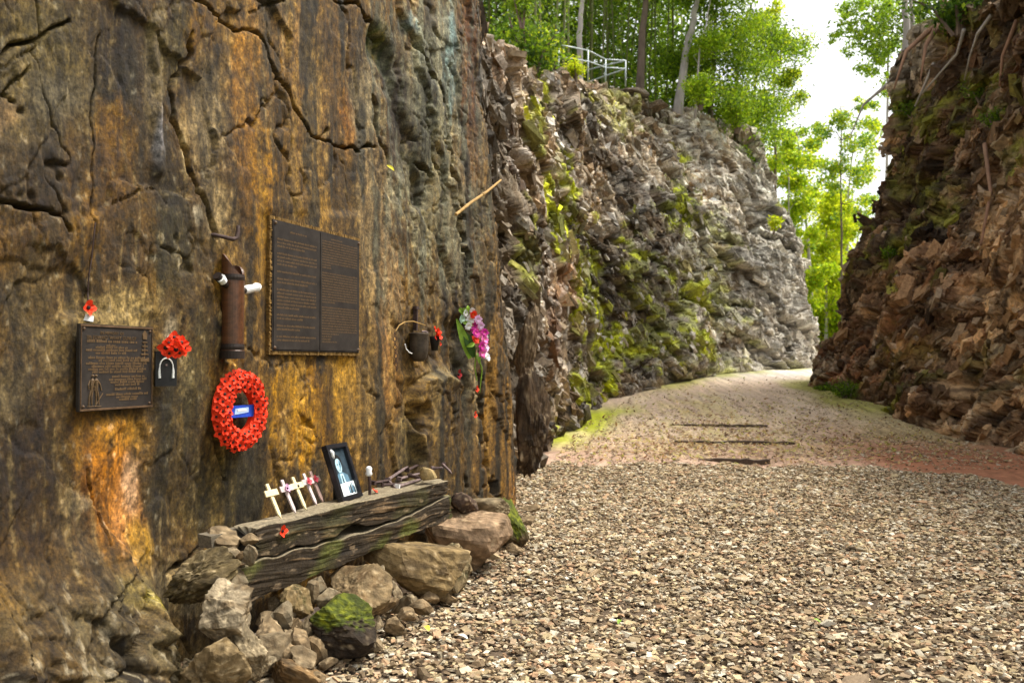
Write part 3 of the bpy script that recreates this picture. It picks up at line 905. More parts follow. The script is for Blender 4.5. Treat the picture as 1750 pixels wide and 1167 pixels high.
Cp = np.zeros(X.shape + (3,)) + np.array((.40, .295, .225))
Cp = mixc(Cp, (.48, .385, .30), sst(-.2, .5, nA + .4 * nB) * .6)
Cp = mixc(Cp, (.20, .11, .075), sst(9.2, 10.2, Y) * sst(13, 11, Y) * .55)
Cp = mixc(Cp, (.22, .088, .045), sst(3.0, 4.2, X - .15 * (Y - 8)) * sst(15, 10, Y) * .92)
Cp = mixc(Cp, (.26, .22, .075), np.exp(-((X - 2.9 - .12 * (Y - 13)) / 1.3) ** 2) * sst(10, 12, Y) * sst(22, 17, Y) * sst(-.2, .4, nB) * .6)
Cp = mixc(Cp, (.50, .47, .44), sst(19.5, 23.5, Y) * .8)
lx = np.interp(Y, [p[1] for p in LEFT[:12]], [p[0] for p in LEFT[:12]])
rx_ = np.interp(Y, [p[1] for p in RIGHT], [p[0] for p in RIGHT])
mL = sst(.75, .1, X - lx + .4 * nA) * sst(11, 12.5, Y) * np.maximum(sst(16.8, 15, Y), sst(18, 20, Y) * .7)
mR = sst(1.3, .2, rx_ - X + .5 * nA) * sst(11, 13, Y) * sst(19, 16, Y) * .5 + sst(.7, .1, rx_ - X + .3 * nA) * sst(14.5, 16.5, Y)
Cp = mixc(Cp, (.25, .27, .02), np.clip(mL * 1.0, 0, 1))
Cp = mixc(Cp, (.20, .20, .03), np.clip(mR, 0, 1) * .8)
Cp *= 1.36 * np.exp(.30 * nC + .25 * nB)[..., None]
Cp = mixc(Cp, (.062, .044, .027), in_poly(X + .12 * nB, Y + .25 * nB, GPOLY) * .93)
o = mesh_np('path', pth, grid_faces(*X.shape), M_path, Cp, smooth=True)
tag(o, kind='structure')

# ------------------------------------------------------------------ gravel: every stone is geometry



def rand_rot(n, rg):
    q = rg.normal(size=(n, 4)); q /= np.linalg.norm(q, axis=1)[:, None]
    w, x, y, z = q.T
    return np.stack([np.stack([1 - 2 * (y * y + z * z), 2 * (x * y - z * w), 2 * (x * z + y * w)], -1),
                     np.stack([2 * (x * y + z * w), 1 - 2 * (x * x + z * z), 2 * (y * z - x * w)], -1),
                     np.stack([2 * (x * z - y * w), 2 * (y * z + x * w), 1 - 2 * (x * x + y * y)], -1)], -2)


def scatter_stones(cx, cy, cz, size, tmpl, rg, flat=.5, jit=.38):
    V, Fa = tmpl
    n, k = len(cx), len(V)
    v = V[None] * (1 + rg.uniform(-jit, jit, (n, k, 1)))
    v = v * (np.stack([rg.uniform(.8, 1.5, n), rg.uniform(.6, 1.0, n), rg.uniform(.35, .8, n)], -1) * size[:, None])[:, None]
    v = np.einsum('nij,nkj->nki', rand_rot(n, rg), v)
    v[..., 2] *= flat
    v += np.stack([cx, cy, cz], -1)[:, None]
    f = Fa[None] + (np.arange(n) * k)[:, None, None]
    return v.reshape(-1, 3), f.reshape(-1, 3)


rg = np.random.default_rng(3)


def gravel_pts(n, y0, y1):
    y = rg.uniform(y0, y1, n * 3); x = rg.uniform(-3, 5.2, n * 3)
    w = .35 * fbm(x * 1.3, y * 1.3, 4, 3)
    ok = in_poly(x + w * .7, y + w, GPOLY) & (np.abs(x) < .60 * y + .7)
    return x[ok][:n], y[ok][:n]


def stone_cols(n):
    pal = np.array([(.36, .28, .175), (.28, .205, .125), (.45, .375, .27), (.19, .135, .08), (.33, .245, .165), (.40, .32, .19), (.52, .47, .38), (.12, .085, .05), (.36, .23, .14), (.27, .23, .165)])
    c = pal[rg.integers(0, len(pal), n)] * rg.uniform(.7, 1.2, (n, 1)) * np.array((1.06, 1.05, 1.0))
    return c


VV, FF, CC = [], [], []
off = 0
for n, y0, y1, tm, sz in ((23000, 2.4, 4.6, CUB, .0128), (25000, 4.6, 7.0, CUB, .0138), (34000, 7.0, 10.3, OCT, .0165), (500, 2.4, 10.2, ICO1, .022)):
    x, y = gravel_pts(n, y0, y1)
    n = len(x)
    s = sz * np.exp(rg.normal(0, .36, n))
    z = gz(y) + .03 * fbm(x * .9, y * .6, 1, 4) + .012 * fbm(x * 5, y * 5, 2, 4) + .006 * fbm(x * 14, y * 14, 3, 3) + rg.uniform(.002, .020, n)
    v, f = scatter_stones(x, y, z, s, tm, rg)
    VV.append(v); FF.append(f + off); off += len(v)
    CC.append(np.repeat(stone_cols(n), len(tm[0]), 0))
# fine grit trodden into the earth beyond
n = 22000
y = 10 + rg.gamma(1.6, 2.6, n); x = rg.uniform(.2, 7, n)
lx1 = np.interp(y, [p[1] for p in LEFT[:12]], [p[0] for p in LEFT[:12]])
ok = (x > lx1 + .2) & (y < 22) & (fbm(x * 1.1, y * .7, 8, 3) + rg.normal(0, .35, n) > -.1)
x, y = x[ok], y[ok]; n = len(x)
v, f = scatter_stones(x, y, gz(y) + .03 * fbm(x * .9, y * .6, 1, 4) + .002, .013 * np.exp(rg.normal(0, .45, n)), OCT, rg)
VV.append(v); FF.append(f + off); off += len(v); CC.append(np.repeat(stone_cols(n) * 1.05, 6, 0))
# strays beyond the heap
n = 7000
y = rg.uniform(9.6, 15, n); x = rg.uniform(0, 6, n)
lx1 = np.interp(y, [p[1] for p in LEFT[:12]], [p[0] for p in LEFT[:12]])
ok = (x > lx1 + .3) & (rg.random(n) < np.exp(-(y - 9.6) / .9) + .06)
x, y = x[ok], y[ok]; n = len(x)
v, f = scatter_stones(x, y, gz(y) + .03 * fbm(x * .9, y * .6, 1, 4) + .004, .016 * np.exp(rg.normal(0, .35, n)), OCT, rg)
VV.append(v); FF.append(f + off); off += len(v); CC.append(np.repeat(stone_cols(n), 6, 0))
o = mesh_np('gravel', np.concatenate(VV), np.concatenate(FF), M_grav, np.concatenate(CC), smooth=False)
tag(o, 'coarse tan and grey gravel spread over the near path', kind='stuff')

# fallen leaves on the path
def leaf_quads(c, size, rg, aspect=.45, flat=None, droop=0.0):
    n = len(c)
    a = rg.normal(size=(n, 3))
    if flat is not None: a[:, 2] *= flat
    if droop: a[:, 2] = -np.abs(a[:, 2]) * droop
    a /= np.linalg.norm(a, axis=1)[:, None]
    r = rg.normal(size=(n, 3))
    if flat is not None: r[:, 2] *= flat
    b = np.cross(a, r); 
    if flat is not None:
        b = np.cross(a, np.cross(r, a) * .0 + np.array((0, 0, 1.0)) + .3 * r)
    b /= np.linalg.norm(b, axis=1)[:, None] + 1e-9
    s = np.asarray(size).reshape(-1, 1) * np.ones((n, 1))
    nn = np.cross(a, b)
    p0 = c - a * s * .5; p2 = c + a * s * .5
    p1 = c + b * s * aspect * .5 + nn * s * .06 - a * s * .05; p3 = c - b * s * aspect * .5 + nn * s * .06 - a * s * .05
    V = np.stack([p0, p1, p2, p3], 1).reshape(-1, 3)
    return V, np.arange(n * 4).reshape(n, 4)


n = 9500
y = 9.8 + rg.gamma(2.2, 1.5, n); x = rg.uniform(.3, 8, n)
lx1 = np.interp(y, [p[1] for p in LEFT[:12]], [p[0] for p in LEFT[:12]]); rx1 = np.interp(y, [p[1] for p in RIGHT], [p[0] for p in RIGHT])
dens = .25 + .9 * np.exp(-((x - 3.0 - .2 * (y - 12)) / 1.7) ** 2) + .5 * fbm(x * .8, y * .5, 3, 3)
ok = (x > lx1 + .2) & (x < rx1 - .2) & (rg.random(n) < dens) & (y < 30)
x, y = x[ok], y[ok]; n = len(x)
c = np.stack([x, y, gz(y) + .03 * fbm(x * .9, y * .6, 1, 4) + .018 + rg.uniform(0, .015, n)], -1)
V, Fa = leaf_quads(c, rg.uniform(.03, .085, n), rg, .5, flat=.35)
pal = np.array([(.50, .40, .18), (.38, .26, .11), (.22, .13, .06), (.46, .42, .16), (.30, .31, .07), (.12, .075, .04), (.55, .47, .30)])
o = mesh_np('leaf_litter', V, Fa, M_leaf, np.repeat(pal[rg.integers(0, 7, n)] * rg.uniform(.8, 1.2, (n, 1)), 4, 0))
tag(o, 'dry yellow and brown leaves littering the path beyond the gravel', kind='stuff')

# old sleepers lying flush in the path
for (x0, x1, yp, lab) in ((1152, 1312, 728, 'dark old sleeper sunk across the path, farthest of the three'), (1152, 1358, 757, 'dark old sleeper sunk across the path, middle of the three'), (1196, 1316, 788, 'dark old sleeper sunk at the edge of the gravel, nearest of the three')):
    a_, b_ = at_ground(x0, yp - 1), at_ground(x1, yp + 2)
    L = (b_ - a_).length
    n = 30
    rows = []
    for i in range(n):
        k = i / (n - 1)
        w = .065 * (.6 + .5 * abs(float(perlin(k * 7, yp * .37)))) * min(1, 6 * k + .3, 6 * (1 - k) + .3)
        zt = .018 + .016 * float(perlin(k * 9, yp * .11))
        rows.append([(k * L - L / 2, -w, -.06), (k * L - L / 2, -w, zt), (k * L - L / 2, w, zt), (k * L - L / 2, w, -.06)])
    A = np.array(rows)
    o = mesh_np('path_sleeper', A, grid_faces(n, 4), M_wood, np.zeros((n * 4, 3)) + np.array((.085, .062, .045)))
    mid = (a_ + b_) / 2
    o.location = (mid.x, mid.y, float(gz(mid.y)) + .012)
    o.rotation_euler = (0, 0, math.atan2(b_.y - a_.y, b_.x - a_.x))
    tag(o, lab, 'railway sleeper', 'sleepers sunk in the path')

# ------------------------------------------------------------------ boulders and stones
RP_SEED = [100]


def rock(name, label, cat, px, py, wpx, hpx, depth, col, col2=None, moss=None, sub=ICO4, group=None, planes=13, deep=1.0, rough=.06, roll=0.0, mat=None, parent=None, lo_=.50):
    RP_SEED[0] += 1
    rg = np.random.default_rng(RP_SEED[0])
    V, Fa = sub
    n = rg.normal(size=(planes, 3)); n /= np.linalg.norm(n, axis=1)[:, None]
    dist = rg.uniform(lo_, .86, planes)
    dots = V @ n.T
    r = np.min(np.where(dots > .15, dist / np.maximum(dots, .15), 9), 1)
    r = np.minimum(r, 1.2)
    s = RP_SEED[0] * 3.1
    r = r + .6 * rough * fbm(V[:, 0] * 2 + s, V[:, 1] * 2, V[:, 2] * 2, 6, .62) + rough * .5 * (ridged(V[:, 0] * 1.5 + s, V[:, 1] * 1.5, V[:, 2] * 4, 4) - .5)
    v = V * r[:, None]
    lo, hi = v.min(0), v.max(0)
    v = (v - (lo + hi) / 2) / (hi - lo)
    w, h = wpx * depth / F, hpx * depth / F
    v = v * np.array([w, (w + h) / 2 * deep, h])
    if roll:
        c, s_ = math.cos(roll), math.sin(roll)
        v = np.stack([v[:, 0] * c - v[:, 2] * s_, v[:, 1], v[:, 0] * s_ + v[:, 2] * c], -1)
    nn = v / (np.linalg.norm(v, axis=1)[:, None] + 1e-9)
    c1 = fbm(V[:, 0] * 1.6 + s, V[:, 1] * 1.6, V[:, 2] * 1.6, 4, .6); c2 = fbm(V[:, 0] * 5 + s, V[:, 1] * 5, V[:, 2] * 5, 4, .6)
    C = mixc(np.zeros(v.shape) + np.array(col), col2 or tuple(x * .5 for x in col), sst(-.1, .6, c1))
    C = mixc(C, (.40, .35, .26), sst(.35, .9, c2) * .5)
    if moss:
        up = v[:, 2] / (h / 2)
        C = mixc(C, (.075, .105, .008), sst(moss - .12, moss + .10, up + .35 * c1 + .15 * c2))
        C = mixc(C, (.17, .20, .010), sst(moss - .05, moss + .2, up + .35 * c1) * sst(-.1, .5, c2) * .8)
    C *= .62 * np.exp(.60 * c2)[:, None] * np.array((1.05, .97, .82))
    o = mesh_np(name, v, Fa, mat or M_rock, C, smooth=False, parent=parent)
    me = o.data
    p = at_y(px, py, depth)
    o.location = p
    if label: tag(o, label, cat, group)
    return o


TAN, TAN2 = (.29, .22, .13), (.15, .11, .06)
rock('mossy_boulder', 'squarish dark boulder capped with bright green moss', 'boulder', 590, 1068, 118, 106, 3.45, (.040, .028, .018), (.022, .016, .011), moss=.22, sub=ICO5, planes=9, rough=.10)
rock('boulder', 'smooth tan boulder standing behind the mossy one under the sleeper', 'boulder', 612, 1010, 118, 112, 3.72, TAN, (.22, .15, .08), planes=11, rough=.035, roll=-.25, sub=ICO5)
rock('boulder', 'layered tan slab under the middle of the sleeper', 'boulder', 705, 965, 175, 100, 4.25, (.27, .20, .10), TAN2, planes=10, roll=-.35, sub=ICO5)
rock('boulder', 'knobbly olive brown boulder beside the gravel, between two larger slabs', 'boulder', 765, 975, 84, 90, 4.45, (.24, .19, .11), (.10, .09, .04), planes=16, rough=.12, sub=ICO5)
rock('boulder', 'large pinkish tan boulder at the right end of the sleeper', 'boulder', 800, 925, 150, 108, 4.95, (.36, .26, .18), (.20, .135, .08), planes=9, roll=-.1, sub=ICO5)
rock('boulder', 'flat grey brown slab lying against the wall beyond the sleeper', 'boulder', 825, 868, 95, 40, 5.35, (.30, .25, .17), TAN2, planes=10, deep=.8)
rock('mossy_slab', 'narrow slab furred with dark green moss at the foot of the wall', 'slab', 868, 893, 50, 92, 5.5, (.14, .11, .06), (.09, .06, .03), moss=-.35, planes=9, roll=.55)
rock('boulder', 'pointed brown stone jutting beside the right end of the sleeper', 'stone', 792, 862, 50, 46, 4.95, (.10, .065, .05), (.06, .04, .03), planes=8)
rock('boulder', 'rough tan block between the sleeper and the mossy boulder', 'stone', 508, 1032, 56, 62, 3.5, (.27, .20, .10), (.14, .12, .05), planes=10)
rock('boulder', 'long low ochre stone lying at the foot of the heap', 'stone', 512, 1152, 100, 46, 3.18, (.22, .14, .065), (.10, .065, .03), planes=10, roll=-.35)
# outcrop at the foot of the wall
rock('outcrop_rock', 'tilted olive brown ledge of rock below the left end of the sleeper', 'rock', 345, 985, 150, 80, 3.15, (.17, .135, .07), (.085, .065, .03), planes=14, roll=.5, sub=ICO5, deep=.8, rough=.16)
rock('outcrop_rock', 'pale whitish rounded rock at the left of the stone heap', 'rock', 392, 1050, 88, 120, 2.98, (.38, .33, .25), (.17, .13, .08), planes=9, rough=.09, roll=.3, sub=ICO5)
rock('outcrop_rock', 'ochre and grey knobbly rock at the bottom edge near the wall', 'rock', 372, 1140, 130, 110, 2.85, (.31, .24, .14), (.14, .10, .045), planes=14, rough=.11, sub=ICO5)
rock('outcrop_rock', 'grey pitted rock beside the long low stone', 'rock', 428, 1112, 66, 100, 2.95, (.30, .255, .18), (.14, .11, .065), planes=11, rough=.09, roll=.5, sub=ICO5)
rock('rock_knob', 'dark brown overhanging knob of rock at the end of the smooth wall', 'rock', 912, 722, 62, 190, 7.55, (.095, .062, .035), (.045, .03, .018), planes=12, rough=.16, sub=ICO5, deep=.5)
rock('rock_knob', 'rusty brown spur of rock just above the dark knob at the wall end', 'rock', 898, 590, 40, 150, 8.3, (.20, .15, .10), (.07, .045, .025), planes=12, rough=.16, sub=ICO5, deep=.6, roll=-.08)
# counted loose stones
ORS, ORS2 = (.31, .23, .14), (.18, .12, .06)
small = [(452, 1056, 30, 20, 3.42), (463, 1082, 42, 46, 3.34), (468, 1113, 52, 58, 3.25), (480, 1058, 44, 62, 3.45), (502, 1072, 30, 32, 3.42), (495, 1048, 26, 22, 3.48), (490, 1095, 30, 34, 3.34), (512, 1098, 34, 44, 3.32),
         (492, 1118, 40, 30, 3.25), (515, 1128, 46, 40, 3.2), (528, 1075, 32, 50, 3.5), (545, 1108, 34, 42, 3.38), (543, 1000, 28, 26, 3.62), (566, 1020, 42, 30, 3.58), (535, 1012, 26, 40, 3.6),
         (380, 922, 54, 34, 3.3), (400, 946, 48, 26, 3.28), (430, 948, 24, 34, 3.25), (426, 922, 28, 20, 3.3), (412, 950, 16, 18, 3.24), (404, 984, 30, 40, 3.2), (398, 965, 34, 14, 3.2),
         (648, 984, 20, 34, 4.0), (676, 1008, 26, 28, 4.0), (664, 990, 26, 24, 4.1), (690, 1030, 44, 30, 3.98), (720, 1036, 40, 26, 3.95), (655, 1032, 46, 28, 3.85), (735, 1020, 30, 20, 4.15), (675, 1070, 36, 30, 3.75), (695, 1050, 30, 22, 3.85),
         (640, 1062, 30, 22, 3.7), (560, 1132, 30, 18, 3.32), (590, 1125, 26, 16, 3.4), (640, 1100, 30, 20, 3.5), (542, 1160, 26, 26, 3.15), (890, 905, 20, 16, 5.6), (905, 868, 34, 14, 6.6), (900, 890, 30, 14, 6.2), (880, 935, 28, 16, 5.3), (765, 1022, 34, 20, 4.3), (470, 1030, 20, 20, 3.5), (455, 1135, 30, 24, 3.15)]
ORD = ['first', 'second', 'third', 'fourth', 'fifth', 'sixth', 'seventh', 'eighth', 'ninth', 'tenth']


def stone_set(x, y):
    if x < 440 and y < 1000:
        return ('stones packed under the left end of the sleeper', 'upper row', 'wedged at the left end of the sleeper') if y < 940 else ('stones packed under the left end of the sleeper', 'lower row', 'wedged at the left end of the sleeper')
    if x < 600 and y > 990:
        return ('loose stones heaped under the sleeper', 'top row' if y < 1040 else ('upper row' if y < 1065 else ('middle row' if y < 1103 else 'bottom row')), 'of the heap beside the mossy boulder')
    if x < 760:
        return ('stones scattered between the boulders and the gravel', 'upper row' if y < 1020 else ('middle row' if y < 1045 else 'front row'), 'right of the mossy boulder')
    return ('stones scattered between the boulders and the gravel', 'line', 'along the gravel edge below the boulders')


rows_ = {}
for q in small:
    rows_.setdefault(stone_set(q[0], q[1]), []).append(q)
for key, qs in rows_.items():
    for j, (x, y, w, h, dp) in enumerate(sorted(qs)):
        k = random.random()
        cc = tuple(a_ * (1 - k) + b_ * k for a_, b_ in zip(ORS, (.30, .26, .19)))
        rock('stone', '%s stone, %s from left, %s %s' % ('ochre' if k < .5 else 'buff', ORD[j], key[1], key[2]), 'stone', x, y, w * 1.12, h * 1.12, dp, cc, (.15, .11, .065), sub=ICO3, planes=10, rough=.03, lo_=.36, group=key[0], roll=random.uniform(-.3, .3))

# ------------------------------------------------------------------ the sleeper with its offerings
LZ = .528
LA, LB = at_z(438, 904, LZ), at_z(765, 822, LZ)
LDIR = (LB - LA); LLEN = LDIR.length; LDIR = LDIR / LLEN
LOUT = Vector((LDIR.y, -LDIR.x, 0))
LM = Matrix(((LDIR.x, -LOUT.x, 0, LA.x), (LDIR.y, -LOUT.y, 0, LA.y), (0, 0, 1, LZ), (0, 0, 0, 1)))     # x along, y back to the wall, z up
slp = thing('railway_sleeper', 'old split and weathered railway sleeper resting on boulders, used as a shelf', 'railway sleeper', LM)


def beam(name, x0, x1, yb, zt, zb, seed, mossy):
    """closed section swept along x; the outline wanders with the grain"""
    n = 320
    ring = [(k / 26, 1.0) for k in range(26)] + [(1.0, 1 - k / 8) for k in range(8)] + [(1 - k / 10, 0.0) for k in range(10)] + [(0.0, k / 60) for k in range(60)]
    m = len(ring)
    ring = np.array(ring)
    xs = np.linspace(0, 1, n)
    V = np.zeros((n, m, 3)); C = np.zeros((n, m, 3))
    for i, k in enumerate(xs):
        x = x0(0) + (x1(0) - x0(0)) * k
        zt_, zb_ = zt(x), zb(x)
        yy_ = ring[:, 0] * yb(x)
        zz_ = zb_ + (zt_ - zb_) * ring[:, 1]
        front = ring[:, 0] < .02
        V[i, :, 0] = x + (.035 * np.array([float(perlin(q[1] * 5 + seed, q[0] * 5)) for q in ring])) * (1 if k in (0, 1) else 1)
        V[i, :, 1] = yy_; V[i, :, 2] = zz_
    X_, S_ = V[..., 0], np.cumsum(np.concatenate([np.zeros((n, 1)), np.linalg.norm(np.diff(V, axis=1), axis=2)], 1), 1)
    ZZ = V[..., 2] + V[..., 1] * .7 + .05 * V[..., 0]
    g1 = ridged(ZZ * 16 + seed + .9 * fbm(X_ * 1.6, ZZ * 3, seed, 2), X_ * .9, seed, 3)
    g2 = fbm(ZZ * 60 + 1.2 * fbm(X_ * 2, ZZ * 3, seed, 2), X_ * 3, seed + 3, 3)
    c = np.array([0, .09, 0]); cen = V.mean(1, keepdims=True)
    Nn = V - cen; Nn[..., 0] = 0; Nn /= np.linalg.norm(Nn, axis=2)[..., None] + 1e-6
    V = V + Nn * (.0045 * g1 + .004 * g2 + .008 * fbm(X_ * 6, ZZ * 8, seed + 9, 3))[..., None]
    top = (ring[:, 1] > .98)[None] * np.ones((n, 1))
    C = np.zeros(V.shape) + np.array((.030, .024, .014))
    C = mixc(C, (.075, .058, .034), sst(-.2, .6, g1))
    C = mixc(C, (.36, .27, .165), sst(.15, .75, g2 + .6 * fbm(X_ * 3, ZZ * 12, seed + 4, 3) - .15) * .85)
    C = mixc(C, (.55, .46, .34), sst(.42, .7, fbm(X_ * 12, ZZ * 45, seed + 6, 3) + .35 * fbm(X_ * 2, ZZ * 6, seed + 7, 2)) * .85)
    C *= .31 * np.array((1.08, .92, .74))
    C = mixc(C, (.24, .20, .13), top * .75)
    C = mixc(C, (.09, .10, .015), mossy * sst(.0, .5, fbm(X_ * 3, ZZ * 5, seed + 8, 3)) * .7)
    C *= np.exp(.25 * g2)[..., None]
    idx = np.arange(n * m).reshape(n, m)
    Fq = np.stack([idx[:-1], np.roll(idx[:-1], -1, 1), np.roll(idx[1:], -1, 1), idx[1:]], -1).reshape(-1, 4)
    Vf = np.concatenate([V.reshape(-1, 3), V[0].mean(0)[None], V[-1].mean(0)[None]])
    Cf = np.concatenate([C.reshape(-1, 3), np.full((2, 3), .05)])
    caps = [(idx[0, (j + 1) % m], idx[0, j], n * m, n * m) for j in range(m)] + [(idx[-1, j], idx[-1, (j + 1) % m], n * m + 1, n * m + 1) for j in range(m)]
    me = mesh_np(name, Vf, Fq, M_wood, Cf, smooth=True, parent=slp)
    import bmesh
    bm = bmesh.new(); bm.from_mesh(me.data); bm.verts.ensure_lookup_table()
    for q in caps:
        try: bm.faces.new((bm.verts[q[0]], bm.verts[q[1]], bm.verts[q[2]]))
        except ValueError: pass
    bm.to_mesh(me.data); bm.free()
    return me


split = lambda x: -.118 + .022 * float(fbm(x * 3.1, 2.2, 1, 3)) - .010 * math.sin(x * 2) + .035 * sst(.95, 1.3, x)
beam('upper_beam', lambda _: 0.0, lambda _: LLEN, lambda x: .10 + .075 * x, lambda x: .004 * float(perlin(x * 4, 3)), lambda x: split(x) + .012 + (.030 * math.exp(-((x - .62) / .10) ** 2)), 3, .25)
beam('lower_beam', lambda _: -.10, lambda _: LLEN + .03, lambda x: .095 + .075 * x, lambda x: split(x) - .010, lambda x: -.262 + .045 * x + .02 * float(perlin(x * 3, 9)), 8, 1.0)
mb = MB(); mb.box((-.04, .115, -.030), (.20, .06, .045), jit=.006)
mb.build('back_plank', M_wood, slp)
bpy.data.objects['back_plank'].data.color_attributes.new('Col', 'FLOAT_COLOR', 'POINT')
for dd_ in bpy.data.objects['back_plank'].data.color_attributes['Col'].data: dd_.color = (.12, .10, .07, 1)


def poppy_mesh(name, mat, r, seed):
    """ruffled cup of petals"""
    rr = np.random.default_rng(seed)
    n = 16
    V, Fq = [(0, 0, .0)], []
    for j, (k, h) in enumerate(((.40, .10), (.75, .28), (1.0, .52))):
        for i in range(n):
            a = 2 * math.pi * i / n
            q = k * r * (1 + .10 * math.cos(4 * a) * j + rr.uniform(-.08, .08))
            V.append((q * math.cos(a), q * math.sin(a), h * r * (.7 + .3 * math.cos(4 * a + 1)) + rr.uniform(-.06, .06) * r))
    for i in range(n):
        Fq.append((0, 1 + i, 1 + (i + 1) % n))
        for j in range(2):
            a0 = 1 + j * n
            Fq.append((a0 + i, a0 + n + i, a0 + n + (i + 1) % n, a0 + (i + 1) % n))
    me = bpy.data.meshes.new(name)
    me.from_pydata(V, [], Fq); me.materials.append(mat); me.update()
    return me


def centre_mesh(r, mat):
    mb = MB(); mb.lathe([(0.001, r * .34), (r * .22, r * .30), (r * .30, r * .15), (r * .30, 0)], 10)
    me = bpy.data.meshes.new('centre'); me.from_pydata(mb.v, [], mb.f); me.materials.append(mat); me.update()
    return me


PM = [poppy_mesh('poppy', M_red, .0165, s) for s in range(4)]
CMESH = centre_mesh(.0165, M_black)


def poppy(parent, M, k=0, scale=1.0, name='poppy', centre=True, mesh=None):
    o = bpy.data.objects.new(name, mesh or PM[k % 4])
    link(o, parent)
    o.matrix_local = M @ Matrix.Scale(scale, 4)
    if centre:
        c = bpy.data.objects.new('centre', CMESH); link(c, o)
    return o


def lone_poppy(px, py, label, r, off=.012, M=None, mat=None, group=None, tilt=(0, 0)):
    M = (M if M is not None else WM(px, py, off)) @ Matrix.Rotation(tilt[0], 4, 'X') @ Matrix.Rotation(tilt[1], 4, 'Y')
    t = thing('paper_poppy', label, 'poppy', M, group)
    me = poppy_mesh('petals', mat or M_red, r, int(px))
    o = bpy.data.objects.new('petals', me); link(o, t)
    c = bpy.data.objects.new('centre', CMESH); link(c, t); c.scale = (r / .0165,) * 3
    return t


# five little crosses leaning on the wall
TILT = R_(27)
WRM = Matrix(((WD[0], 0, WN[0], 0), (WD[1], 0, WN[1], 0), (0, 1, 0, 0), (0, 0, 0, 1)))
cr = [((480, 886), M_cream, 'first cream wooden cross at the left end of the row, no poppy', None), ((505, 877), M_mauve, 'weathered mauve cross with a dark centred pale poppy, second from the left', 'pale'), ((523, 871), M_cream, 'cream wooden cross with a small black stud, middle of the row', 'stud'), ((541, 863), M_mauve, 'greyish cross with a crimson poppy, beside the last in the row', 'red'), ((552, 858), M_pinkwood, 'pinkish cross with a red poppy nearest the photo frame', 'red')]
M_ppale = surf_mat('faded_pink_paper', (.62, .34, .52), rough=.7, nscale=50, namp=.3, bscale=90, bstr=.2)
M_prose = surf_mat('rose_red_paper', (.55, .07, .10), rough=.7, nscale=50, namp=.3, bscale=90, bstr=.2)
for (bx, by), m, lab, pop in cr:
    p = at_z(bx, by, LZ + .004)
    M = Matrix.Translation(p) @ WRM @ Matrix.Rotation(-TILT, 4, 'X')
    t = thing('wooden_cross', lab, 'cross', M, 'small wooden remembrance crosses')
    mb = MB(); mb.prism([(0, 0), (.009, .022), (.009, .150), (-.009, .150), (-.009, .022)], -.003, .003); mb.build('post', m, t)
    mb = MB(); mb.prism([(-.042, .097), (.042, .097), (.042, .122), (-.042, .122)], .0032, .0075); mb.build('crossbar', m, t)
    if pop in ('pale', 'red'):
        mt = M_ppale if pop == 'pale' else M_prose
        o = bpy.data.objects.new('poppy', poppy_mesh('poppy', mt, .016, bx)); link(o, t); o.matrix_local = Matrix.Translation((0, .108, .009))
        c = bpy.data.objects.new('centre', centre_mesh(.0165, M_black if pop == 'pale' else M_dkred)); link(c, o)
    if pop == 'stud':
        mb = MB(); mb.lathe([(.001, .004), (.005, .003), (.006, 0)], 10, Matrix.Translation((.004, .106, .008))); mb.build('stud', M_black, t)

# framed photograph
p = at_z(583, 858, LZ + .004)
FR = thing('picture_frame', 'black framed portrait of a man leaning on the wall above the sleeper', 'picture frame', Matrix.Translation(p) @ WRM @ Matrix.Rotation(R_(-20), 4, 'X'))
fw, fh, fb, ft = .180, .262, .020, .022
mb = MB()
mb.box((fw / 2, fb / 2, 0), (fw, fb, ft)); mb.box((fw / 2, fh - fb / 2, 0), (fw, fb, ft)); mb.box((fb / 2, fh / 2, 0), (fb, fh - 2 * fb - .001, ft)); mb.box((fw - fb / 2, fh / 2, 0), (fb, fh - 2 * fb - .001, ft))
mb.build('moulding', M_blacklac, FR)
mb = MB(); mb.box((fw / 2, fh / 2, -.014), (fw - .004, fh - .004, .006)); mb.build('backing_board', M_black, FR)
mb = MB(); mb.prism([(.07, .0), (.11, .0), (.10, .2), (.08, .2)], -.085, -.080)
mb = MB(); mb.add([(.05, .0, -.075), (.13, .0, -.075), (.11, .20, -.020), (.07, .20, -.020), (.05, .0, -.070), (.13, .0, -.070), (.11, .2, -.015), (.07, .2, -.015)], [(3, 2, 1, 0), (4, 5, 6, 7), (0, 1, 5, 4), (1, 2, 6, 5), (2, 3, 7, 6), (3, 0, 4, 7)]); mb.build('strut', M_black, FR)


def flat(name, pts, z, mat, parent, cx=0, cy=0):
    mb = MB(); mb.prism([(x + cx, y + cy) for x, y in pts], z - .0006, z)
    return mb.build(name, mat, parent)


def ell(rx, ry, n=20, a0=0, a1=2 * math.pi):
    return [(rx * math.cos(a0 + (a1 - a0) * i / n), ry * math.sin(a0 + (a1 - a0) * i / n)) for i in range(n)]


